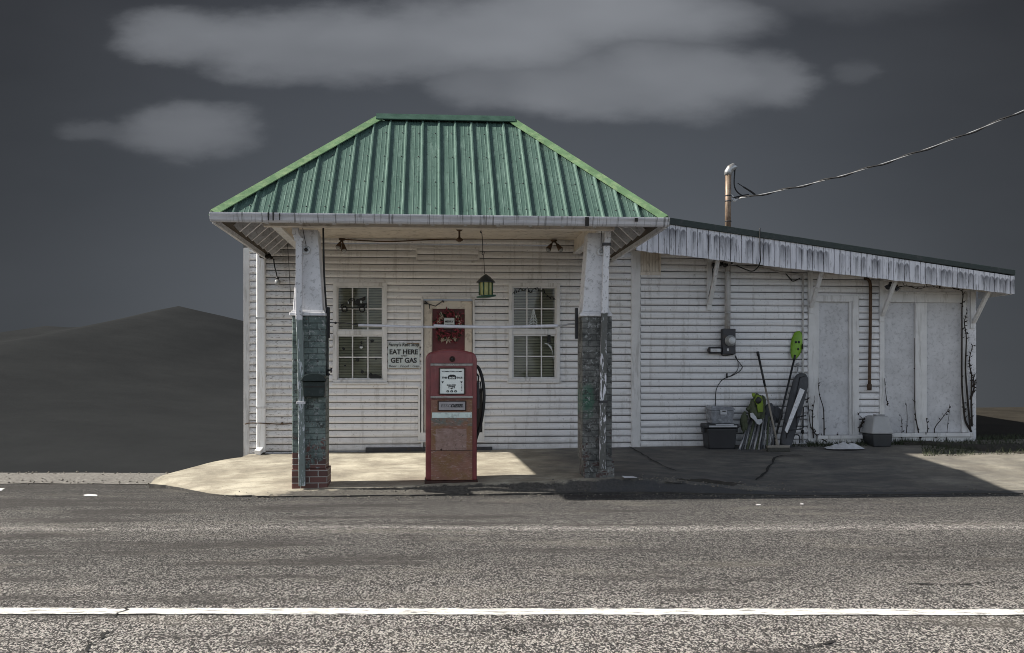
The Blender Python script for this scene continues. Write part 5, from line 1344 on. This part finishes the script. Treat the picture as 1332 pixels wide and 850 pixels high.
# ------------------------------------------------------------------ clutter by the wall
def gz(X, Y): return apron_z(X, Y)
def build_clutter():
    Yc = YW-.40
    # black bin and cloudy tub
    x0, x1 = WX(920, Yc), WX(960, Yc); Y0, Y1 = Yc, YW-.06; xm = (x0+x1)/2; zb = gz(xm, Yc)+.004; zt = WZ(938, 553, Yc)
    R = thing('storage_bin', 'dark grey storage bin with a pale lid edge standing by the wing wall', 'bin', (xm, (Y0+Y1)/2, zb))
    m = MB(); t = .03; m.hexa([(x0+t, Y0+.03, zb), (x1-t, Y0+.03, zb), (x1-t, Y1-.02, zb), (x0+t, Y1-.02, zb), (x0+.008, Y0+.01, zt-.05), (x1-.008, Y0+.01, zt-.05), (x1-.008, Y1, zt-.05), (x0+.008, Y1, zt-.05)]); obj('bin_body', m, 'bin_black', R, .02, 3)
    m = MB(); m.box(x0-.012, x1+.012, Y0-.012, Y1+.01, zt-.049, zt+.01); obj('bin_lid', m, 'bin_black', R, .012, 3)
    m = MB(); m.box(x0+.02, x1-.02, Y0-.03, Y0-.013, zt-.035, zt-.008); m.box(xm-.11, xm+.16, Y0-.032, Y0-.014, zt-.007, zt+.014); obj('bin_handle', m, 'bin_handle', R, .006)
    for X in (x0-.03, x1+.013):
        m = MB(); m.box(X, X+.017, Y0+.1, Y0+.22, zt-.12, zt-.045); obj('side_clip', m, 'bin_black', R, .005)
    a0, a1 = WX(924, Yc), WX(957, Yc); z1 = WZ(938, 528.5, Yc)
    R = thing('plastic_tub', 'cloudy translucent plastic tub standing on the dark storage bin', 'tub', (xm, (Y0+Y1)/2, zt+.011))
    m = MB(); m.hexa([(a0+.03, Y0+.04, zt+.012), (a1-.03, Y0+.04, zt+.012), (a1-.03, Y1-.03, zt+.012), (a0+.03, Y1-.03, zt+.012), (a0+.01, Y0+.02, z1-.06), (a1-.01, Y0+.02, z1-.06), (a1-.01, Y1-.02, z1-.06), (a0+.01, Y1-.02, z1-.06)]); obj('tub_body', m, 'bin_clear', R, .02, 3)
    m = MB(); m.hexa([(a0-.006, Y0, z1-.059), (a1+.006, Y0, z1-.059), (a1+.006, Y1, z1-.059), (a0-.006, Y1, z1-.059), (a0+.02, Y0+.03, z1), (a1-.03, Y0+.03, z1-.01), (a1-.03, Y1-.03, z1-.01), (a0+.02, Y1-.03, z1)]); obj('tub_lid', m, 'bin_clear', R, .014, 3)
    m = MB(); cx = WX(941.5, Yc); m.box(cx-.05, cx+.05, Y0+.005, Y0+.022, z1-.13, z1-.055); lt = obj('latch', m, 'bin_handle', R, .008)
    m = MB(); m.box(cx-.02, cx+.03, Y0+.001, Y0+.0045, z1-.085, z1-.068); obj('latch_slot', m, 'gap', lt)
    # bundle of folded poles: grey bag heads with tent poles, each bundle leaning on the wall
    yb = YW-.42; yt = YW-.10
    R = thing('pole_bundle', 'sheaf of thin grey poles with wrapped cloth heads leaning against the wing wall', 'pole bundle', (WX(980, yb), yb, gz(WX(980, yb), yb)))
    bx = [962, 965.5, 969, 972, 975, 978, 981, 984, 987, 990, 994, 997.5, 1001, 1005]; tx = [976, 978, 979, 984, 986, 988, 990, 992, 995, 995, 998, 1001, 1006, 1009]; ty = [546, 540, 536, 536, 540, 545, 542, 548, 532, 538, 532, 530, 536, 534]
    for i, (b_, t_, yy) in enumerate(zip(bx, tx, ty)):
        dy = random.uniform(-.03, .03); yb2 = yb+dy
        p0 = P(b_, 580, yb2); p0.z = gz(p0.x, yb2)+.008; p1 = P(t_, yy, yt+dy)
        m = MB(); m.tube([p0, p1], .0135 if i % 3 else .018, 8); m.sphere(p0, .018, 8)
        obj('pole', m, ('tent_pole', 'grey_cloth', 'tent_pole', 'olive_cloth')[i % 4], R)
    m = MB()
    def lump(m, cx, cy, Y, rx, ry, rz, n=12, amp=.3):
        c = P(cx, cy, Y); o = len(m.v); n = max(n, 36); m.sphere(c, 1.0, n, 0, (rx, ry, rz))
        for i in range(o, len(m.v)):
            v = m.v[i]; d = v-c; sh = Vector((v.x, v.y, v.z*.6))
            k = 1+amp*.8*mnoise.noise(v*8)+amp*.55*(abs(mnoise.noise(sh*17))-.25)+.16*mnoise.noise(sh*42); m.v[i] = c+d*k
    lump(m, 1001, 536, yt-.02, .09, .06, .12); lump(m, 1011, 540, yt-.03, .08, .07, .13); lump(m, 996, 550, yt-.04, .06, .05, .12); obj('cloth_wrap', m, 'grey_cloth', R)
    # olive bag draped on top + lime patch
    R2 = thing('camp_bag', 'olive drawstring bag with a lime green panel slumped on the pole bundle', 'bag', P(980, 560, yt-.15))
    m = MB(); lump(m, 969, 548, yt-.10, .07, .06, .15, 22, .9); lump(m, 985, 520, yt-.07, .07, .05, .11, 22, .9); lump(m, 978, 532, yt-.09, .10, .07, .14, 26, .9); lump(m, 990, 534, yt-.08, .05, .05, .2, 18, .5); lump(m, 992, 522, yt-.05, .05, .05, .10, 14, .8); obj('bag_body', m, 'olive_cloth', R2)
    m = MB(); lump(m, 980, 514.5, yt-.13, .035, .03, .04, 14, .9); obj('lime_panel', m, 'lime_cloth', R2)
    m = MB(); pts = [(984.5, 513.5), (991.5, 516), (993, 527), (992.5, 536), (986, 537), (985, 528), (981, 521)]; m.prism([W(x, y, yt-.18) for x, y in pts], 'y', yt-.185, yt-.16); obj('lime_panel', m, 'lime_cloth', R2, .008)
    m = MB(); lump(m, 986.5, 521, yt-.19, .045, .018, .05, 12, .2); obj('dark_pocket', m, 'black', R2)
    m = MB(); 
    for sgn in (0, 1):
        pass
    m.prism([W(x, y, yt-.2) for x, y in [(975.5, 538), (979, 537), (983, 542), (985, 546), (990.5, 545), (992, 549), (988, 553), (984.5, 552), (980, 546), (976, 543)]], 'y', yt-.215, yt-.19); obj('white_strap', m, 'white_cloth', R2, .006)
    # push broom
    p0 = P(1012, 574, YW-.62); p0.z = gz(p0.x, p0.y)+.075; p1 = P(985.5, 458, YW-.05)
    R = thing('push_broom', 'push broom leaning with its grey handle crossing in front of the poles', 'broom', (p0.x, p0.y, p0.z-.075))
    m = MB(); k = .62; pm = p0.lerp(p1, k); m.tube([p0, pm], .0145, 10); hd = obj('handle', m, 'wood_pole', R)
    m = MB(); m.tube([pm, p1], .0165, 10); m.tube([p1-(p1-p0).normalized()*.06, p1], .021, 10); obj('grip', m, 'black', hd)
    m = MB(); hw = .165; m.box(p0.x-hw, p0.x+hw, p0.y-.045, p0.y+.03, p0.z-.02, p0.z+.018); m.tube([p0+Vector((0, 0, -.01)), p0.lerp(p1, .07)], .022, 10); obj('broom_head', m, 'wood_pole', R, .01)
    m = MB(); m.hexa([(p0.x-hw, p0.y-.06, p0.z-.073), (p0.x+hw, p0.y-.06, p0.z-.073), (p0.x+hw, p0.y+.04, p0.z-.073), (p0.x-hw, p0.y+.04, p0.z-.073), (p0.x-hw+.01, p0.y-.04, p0.z-.021), (p0.x+hw-.01, p0.y-.04, p0.z-.021), (p0.x+hw-.01, p0.y+.025, p0.z-.021), (p0.x-hw+.01, p0.y+.025, p0.z-.021)]); obj('bristles', m, 'bristle', R)
    # kayak paddle
    a = P(1006, 570, YW-.40); a.z = gz(a.x, a.y)+.03; b = P(1033, 468, YW-.09); R = thing('kayak_paddle', 'kayak paddle with a lime green blade upright against the wing wall', 'paddle', (a.x, a.y, a.z-.03))
    m = MB(); m.tube([a, b], .0155, 10); obj('shaft', m, 'black', R)
    d = (P(1040, 431, YW-.05)-b); c = b.lerp(b+d, .5); L = d.length; t = d.normalized(); s = Vector((1, 0, 0)); s = (s-t*s.dot(t)).normalized(); n = t.cross(s)
    m = MB(); outl = [(0, .02), (.06, .042), (.2, .075), (.45, .098), (.7, .100), (.88, .080), (.97, .048), (1.0, .02)]
    vs = []
    for q, wv in outl:
        for sx in (-1, -.5, 0, .5, 1):
            cup = .018*(abs(sx)**2)-.008*(1-abs(sx)); vs.append(b+d*q+s*wv*sx*(1 if sx > 0 else .92)+n*cup-n*0)
    k5 = len(outl); fsx = [(i*5+j, i*5+j+1, (i+1)*5+j+1, (i+1)*5+j) for i in range(k5-1) for j in range(4)]; m.add(vs, fsx, 0, True)
    bl = obj('blade', m, 'lime', R, clean=False); so = bl.modifiers.new('thickness', 'SOLIDIFY'); so.thickness = .012
    m = MB(); 
    for q, sx in ((.62, .25), (.60, -.35), (.38, .4)): m.sphere(b+d*q+s*.075*sx-n*.012, .017, 8, 0, (1, .5, 1.2))
    m.tube([b+d*-.02, b+d*.16], .018, 8); m.sphere(b+d*.5+s*.093-n*.0, .02, 8, 0, (.6, .6, 2.2)); obj('blade_marks', m, 'black', R)
    # padded case
    a = P(1021, 574, YW-.36); a.z = gz(a.x, a.y)+.02; b = P(1044, 487, YW-.12); R = thing('padded_case', 'long charcoal padded case leaning in the corner by the boarded door', 'case', (a.x, a.y, a.z-.02))
    t = (b-a).normalized(); s = Vector((1, 0, 0)); s = (s-t*s.dot(t)).normalized(); n = t.cross(s); L = (b-a).length
    m = MB(); outl = [(0, .05), (.03, .085), (.12, .10), (.4, .115), (.7, .125), (.88, .12), (.96, .095), (1.0, .05)]; vs = []
    for q, wv in outl:
        for k in range(12):
            an = 2*math.pi*k/12; ca, sa = math.cos(an), math.sin(an); ex = .6
            vs.append(a+t*L*q+s*wv*math.copysign(abs(ca)**ex, ca)+n*.055*math.copysign(abs(sa)**ex, sa))
    m.add(vs, [(i*12+j, i*12+(j+1) % 12, (i+1)*12+(j+1) % 12, (i+1)*12+j) for i in range(len(outl)-1) for j in range(12)], 0, True); m.add(vs[:12], [tuple(range(12))]); m.add(vs[-12:], [tuple(range(12))]); obj('case_body', m, 'grey_cloth', R)
    m = MB(); m.tube([a+t*L*.1-s*.03-n*.056, a+t*L*.5-s*.03-n*.06, a+t*L*.93-s*.045-n*.056], .006, 6); m.tube([a+t*L*.93-s*.045-n*.056, a+t*L*.97+s*.03-n*.05], .006, 6); obj('zip', m, 'black', R)
    m = MB(); q = P(1038, 474, YW-.05); m.tube([a+t*L*.86-s*.03+n*.06, q], .010, 8); m.sphere(q, .026, 10); tag(obj('walking_stick', m, 'galv', loc=q), 'thin stick with a dark knob poking up behind the padded case', 'stick')
    # white board
    p = [P(1021, 560, YW-.50), P(1024, 564, YW-.50), P(1047, 508, YW-.34), P(1041, 505, YW-.34)]
    m = MB(); vs = p+[q+Vector((0, .02, 0)) for q in p]; m.hexa([vs[0], vs[1], vs[5], vs[4], vs[3], vs[2], vs[6], vs[7]])
    tag(obj('pale_plank', m, 'trim_old', loc=p[0], bevel=.003), 'narrow pale scuffed plank leaning across the padded case', 'plank')
    # folding trolley frame
    Y = YW-.45; R = thing('luggage_trolley', 'small black folding trolley frame standing beside the padded case', 'trolley', P(1035, 577, Y))
    m = MB(); m.tube(smoothpath([P(1036, 514, Y+.2), P(1036.5, 530, Y+.15), P(1036, 556, Y+.03)], 4), .011, 8); m.tube([P(1045, 530, Y+.1), P(1044.5, 557, Y)], .010, 8); m.tube([P(1020.5, 549, Y), P(1026, 560, Y-.03), P(1044, 558, Y)], .010, 8); m.tube([P(1036, 543, Y+.08), P(1048, 541, Y+.1)], .009, 8); m.tube(smoothpath([P(1033, 566, Y), P(1038, 566, Y), P(1040, 569, Y), P(1040, 577, Y)], 4), .010, 8); obj('frame', m, 'black', R)
    for px in (1024, 1044):
        m = MB(); c = P(px, 562, Y); m.lathe([(.03, -.012), (.034, 0), (.03, .012)], c, (1, 0, 0), 14); obj('wheel', m, 'rubber', R)
    # grey-lidded box
    Y = YW-.42; x0, x1 = WX(1134, Y), WX(1162, Y); zb = gz((x0+x1)/2, Y); zs = WZ(1145, 565, Y); zt = WZ(1145, 541.5, Y); R = thing('litter_box', 'domed grey plastic litter box with a dark base between the boarded doorways', 'box', ((x0+x1)/2, Y+.17, zb))
    m = MB(); m.hexa([(x0+.04, Y+.02, zb), (x1-.02, Y+.02, zb), (x1-.02, Y+.36, zb), (x0+.04, Y+.36, zb), (x0+.01, Y, zs), (x1-.003, Y, zs), (x1-.003, Y+.38, zs), (x0+.01, Y+.38, zs)]); obj('base', m, 'litter_dark', R, .02, 3)
    m = MB(); m.hexa([(x0-.005, Y-.012, zs+.001), (x1+.005, Y-.012, zs+.001), (x1+.005, Y+.385, zs+.001), (x0-.005, Y+.385, zs+.001), (x0+.06, Y+.05, zt), (x1-.045, Y+.05, zt), (x1-.045, Y+.34, zt), (x0+.06, Y+.34, zt)]); obj('hood', m, 'litter_grey', R, .022, 3)
    m = MB(); m.box(x0+.11, x1-.08, Y+.09, Y+.2, zt+.001, zt+.022); obj('hood_handle', m, 'litter_grey', R, .006)
    # crumpled white bag
    cx, cy = WX(1098, YW-.50), YW-.50; m = MB(); n = 30; vs = []
    for j in range(n+1):
        for i in range(n+1):
            u = i/n*2-1; v = j/n*2-1; X = cx+u*.29; Y = cy+v*.16; r = math.sqrt(u*u*.9+v*v)
            h = max(0, 1-r**2)*.055*(1+.5*mnoise.noise(Vector((X*5, Y*5, 9))))+.08*abs(mnoise.noise(Vector((X*8, Y*11, 1))))*max(0, 1.1-r)+.025*abs(mnoise.noise(Vector((X*22, Y*26, 3))))*max(0, 1.05-r)
            k = 1 if r < 1 else 1/r
            vs.append((cx+u*.29*k, cy+v*.16*k, gz(cx, cy)+.006+max(0, h)))
    m.add(vs, [(j*(n+1)+i, j*(n+1)+i+1, (j+1)*(n+1)+i+1, (j+1)*(n+1)+i) for j in range(n) for i in range(n)], 0, True)
    tag(obj('crumpled_sheet', m, 'white_cloth', loc=(cx, cy, gz(cx, cy)), clean=False), 'crumpled white plastic sheet lying on the ground below the boarded door', 'plastic sheet')
    # scrap of paper by the right pillar
    c = G(819, 622, .17); m = MB(); vs = [c+Vector(q) for q in ((-.07, -.05, .006), (.08, -.06, .012), (.06, .08, .012), (-.08, .07, .02))]; m.add(vs, [(0, 1, 2, 3)]); o = obj('paper_scrap', m, 'paper', loc=c, clean=False); o.modifiers.new('thickness', 'SOLIDIFY').thickness = .002
    o.location.z = gz(c.x, c.y)+.004; tag(o, 'scrap of white paper on the concrete beside the right pillar', 'paper')
build_clutter()

# ------------------------------------------------------------------ dead vines and weeds
def vine(paths, label, twigs=6, r=.010, yo=.065):
    m = MB(); base = P(paths[0][0][0], paths[0][0][1], YW-yo)
    for path in paths:
        pts = smoothpath([P(x+random.uniform(-.4, .4), y, YW-yo-random.uniform(0, .02)) for x, y in path], 5)
        n = len(pts); m.tube(pts, [max(.003, r*(1-.75*i/n)) for i in range(n)], 6)
        for _ in range(twigs):
            p = random.choice(pts); d = Vector((random.uniform(-.05, .05), random.uniform(-.03, 0), random.uniform(-.01, .07))); m.tube([p, p+d*.6, p+d], [.004, .003, .002], 4)
            if random.random() < .8: m.sphere(p+d*.5, random.uniform(.007, .015), 6)
    tag(obj('dead_vine', m, 'vine', loc=base), label, 'vine', 'dead vines on the wing wall')
vine([[(1072, 568), (1072, 545), (1071, 530), (1066, 515), (1064, 500), (1064, 492)]], 'dead vine stem climbing the panel of the single boarded door')
vine([[(1058, 570), (1057, 548), (1058, 530), (1060, 520)], [(1075, 575), (1062, 566), (1054, 553), (1052, 530), (1050, 515)], [(1062, 567), (1075, 570), (1090, 568)]], 'dead vine tangled at the foot of the single boarded door frame', 10)
vine([[(1155, 528), (1152, 512), (1150, 492)]], 'short dead vine strand hanging on the left bay panel above the litter box', 5, .007)
vine([[(1173, 570), (1173, 556), (1172, 542)], [(1179, 568), (1180, 545), (1179, 528)]], 'two short dead shoots in front of the left bay panel', 5, .008)
vine([[(1197, 572), (1193, 553), (1190, 530), (1190, 490), (1189.5, 440)], [(1197, 570), (1206, 562), (1205, 545)]], 'dead vine stem running up the post between the two bay panels', 8)
vine([[(1218, 570), (1216, 558), (1226, 544), (1234, 532), (1235, 526)]], 'single dead vine shoot leaning to the right across the right bay panel', 5, .009)
vine([[(1231, 578), (1233, 552), (1236, 532)]], 'thin straight dead shoot in front of the right bay sill', 2, .006)
vine([[(1264, 562), (1256, 548), (1254, 530), (1251.5, 500), (1251, 440), (1251.5, 400), (1253, 384), (1250, 378), (1240, 376)], [(1262, 560), (1259, 520), (1256, 480), (1257, 440), (1255, 420), (1258, 405)], [(1264, 555), (1263, 520), (1264, 490), (1261, 470), (1265, 450)], [(1262, 520), (1267, 505), (1266, 490)]], 'thick dead vine climbing the right end corner of the wing up to the soffit', 34, .017)
vine([[(1165, 374), (1180, 372), (1195, 376), (1210, 372), (1225, 376), (1248, 375)]], 'dry vine runner creeping along the top of the bay under the soffit', 16, .006, .10)
vine([[(1118, 562), (1120, 552), (1122, 546), (1118, 541)], [(1119, 556), (1123, 549)]], 'small dark vine clump at the foot of the siding left of the litter box', 10, .010)
m = MB()
for _ in range(4200):
    px = random.uniform(1050, 1345) if random.random() < .85 else random.uniform(1000, 1120)
    Y = YW-random.uniform(.02, .30) if px < 1200 else YW+random.uniform(-1.15, .6 if px > 1270 else 0); X = WX(px, Y); z = gz(X, min(Y, YW))
    if px < 1165 and random.random() < .6: continue
    h = random.uniform(.02, .10); d = Vector((random.gauss(0, .04), random.gauss(0, .04), h)); s = Vector((random.uniform(-1, 1), random.uniform(-1, 1), 0)).normalized()*.006
    p = Vector((X, Y, z-.005)); m.add([p-s, p+s, p+d], [(0, 1, 2)])
tag(obj('weeds', m, 'weed', clean=False), 'low dark weeds and leaf litter along the foot of the wing wall', 'weeds', kind='stuff')
# strip of soil under the weeds
m = MB(); n = 50; vs = []
for j in range(5):
    for i in range(n+1):
        X = lerp(WX(1165), WX(1400), i/n); Y = lerp(YW-.36-.85*sstep(WX(1185), WX(1260), X), YW+.10, j/4); k = math.sin(math.pi*min(1, j/3.2)); vs.append((X, Y+.04*mnoise.noise(Vector((X*4, j, 0))), gz(X, min(Y, YW))-.02+k*.06+.012*mnoise.noise(Vector((X*9, Y*9, 0)))))
m.add(vs, [(j*(n+1)+i, j*(n+1)+i+1, (j+1)*(n+1)+i+1, (j+1)*(n+1)+i) for j in range(4) for i in range(n)], 0, True)
tag(obj('soil_strip', m, 'soil', clean=False), kind='structure')

# ------------------------------------------------------------------ light, sky, camera
sd = Vector((-1.27, .10, 1.0)).normalized()      # towards the sun
ELEV = math.asin(sd.z)
sun = bpy.data.lights.new('sun', 'SUN'); sun.energy = 5.0; sun.angle = math.radians(.55); sun.color = (1.0, .945, .855)
so = bpy.data.objects.new('sun', sun); C.objects.link(so); so.rotation_euler = (-sd).to_track_quat('-Z', 'Y').to_euler(); so.location = (-20, 0, 20)

w = bpy.data.worlds.new('World'); scene.world = w; w.use_nodes = True; nt = w.node_tree
bg = nt.nodes['Background']; bg.inputs[1].default_value = .12
K = 1/.12
sky = nt.nodes.new('ShaderNodeTexSky'); sky.sky_type = 'NISHITA'; sky.sun_disc = False; sky.sun_elevation = ELEV; sky.sun_rotation = math.atan2(sd.x, sd.y)
sky.air_density = 1.0; sky.dust_density = 2.0; sky.ozone_density = 1.0
tc = nt.nodes.new('ShaderNodeTexCoord'); dirv = tc.outputs['Generated']
def dot(vec, c):
    n = nt.nodes.new('ShaderNodeVectorMath'); n.operation = 'DOT_PRODUCT'; nt.links.new(vec, n.inputs[0]); n.inputs[1].default_value = c; return n.outputs['Value']
df = dot(dirv, (S, CO, 0)); dr = dot(dirv, (CO, -S, 0)); dz = dot(dirv, (0, 0, 1))
dfs = mth(nt, 'MAXIMUM', df, .05)
u = mth(nt, 'DIVIDE', dr, dfs); v = mth(nt, 'DIVIDE', dz, dfs)
# storm front to the north: dark grey, darkening upward and to the flanks
up = mrange(nt, v, -.02, .40, 0, 1); fl = mth(nt, 'ABSOLUTE', u)
storm = ramp(nt, up, [(0, (.094, .104, .116)), (.25, (.088, .099, .114)), (.55, (.066, .075, .089)), (1.0, (.034, .038, .048))])
fk = mrange(nt, fl, .12, .58, 1.0, .42, True); storm = mix(nt, 1.0, storm, comb(nt, fk, fk, fk), 'MULTIPLY')
uv = comb(nt, u, mth(nt, 'MULTIPLY', v, 2.4), 0.0)
n1 = nd(nt, 'ShaderNodeTexNoise', Vector=uv, Scale=7.0, Detail=8, Roughness=.58); n2 = nd(nt, 'ShaderNodeTexNoise', Vector=uv, Scale=3.0, Detail=3.0)
wu = mth(nt, 'ADD', u, mth(nt, 'MULTIPLY', mth(nt, 'SUBTRACT', sep(nt, n1.outputs['Color'])[0], .5), .10))
wv = mth(nt, 'ADD', v, mth(nt, 'MULTIPLY', mth(nt, 'SUBTRACT', sep(nt, n1.outputs['Color'])[1], .5), .050))
tot = None
for cx, cy, rx, ry, a in ((250, 52, 95, 36, .62), (370, 58, 150, 44, .75), (510, 60, 150, 46, .85), (650, 44, 170, 52, .95), (790, 26, 190, 46, .95), (660, 108, 100, 38, .60), (760, 112, 130, 42, .75), (880, 104, 130, 46, .82), (990, 104, 75, 38, .62), (240, 170, 95, 36, .62), (130, 166, 55, 16, .30), (1118, 92, 30, 18, .22), (1020, -20, 260, 40, .25)):
    du = mth(nt, 'DIVIDE', mth(nt, 'SUBTRACT', wu, (cx-CX)/F), rx/F); dv = mth(nt, 'DIVIDE', mth(nt, 'SUBTRACT', wv, (HY-cy)/F), ry/F)
    q = mth(nt, 'ADD', mth(nt, 'MULTIPLY', du, du), mth(nt, 'MULTIPLY', dv, dv))
    k = mrange(nt, q, .0, 2.0, a, 0, True)
    tot = k if tot is None else mth(nt, 'SMOOTH_MAX', tot, k, .15)
tot = mth(nt, 'MULTIPLY', tot, mrange(nt, n2.outputs['Fac'], .3, .65, .55, 1.0))
storm = mix(nt, tot, storm, (.262, .276, .302))
EXPO = .75; K = K/2**EXPO
storm = mix(nt, 1.0, storm, (K, K, K), 'MULTIPLY')
# broken bright cloud over the rest of the sky
cl = noise(nt, dirv, 2.2, 7, .6)
skyc = mix(nt, mrange(nt, cl, .40, .62, 0, .80), sky.outputs[0], (7.2, 7.5, 8.2))
# unseen bright band added low behind the viewer to light the walls; zenith dimmed
lid = mrange(nt, dz, .22, .62, 1.0, .20, True)
skyc = mix(nt, 1.0, skyc, comb(nt, lid, lid, lid), 'MULTIPLY')
mask = mrange(nt, df, .0, .74, 0, 1, True)
col = mix(nt, mask, skyc, storm)
nt.links.new(col, bg.inputs[0])

cam = bpy.data.cameras.new('camera'); cam.sensor_width = 36; cam.lens = 36*F/1332; cam.shift_y = (HY-425)/1332; cam.clip_end = 6000; cam.clip_start = .05
co = bpy.data.objects.new('camera', cam); C.objects.link(co); co.location = (0, 0, CAMZ); co.rotation_euler = (math.pi/2, 0, -TH); scene.camera = co
scene.view_settings.view_transform = 'Standard'; scene.view_settings.look = 'None'; scene.view_settings.exposure = EXPO; scene.view_settings.gamma = 1.0
scene.view_settings.use_curve_mapping = False
scene.cycles.filter_width = .95
scene.render.resolution_x = 1024; scene.render.resolution_y = 653
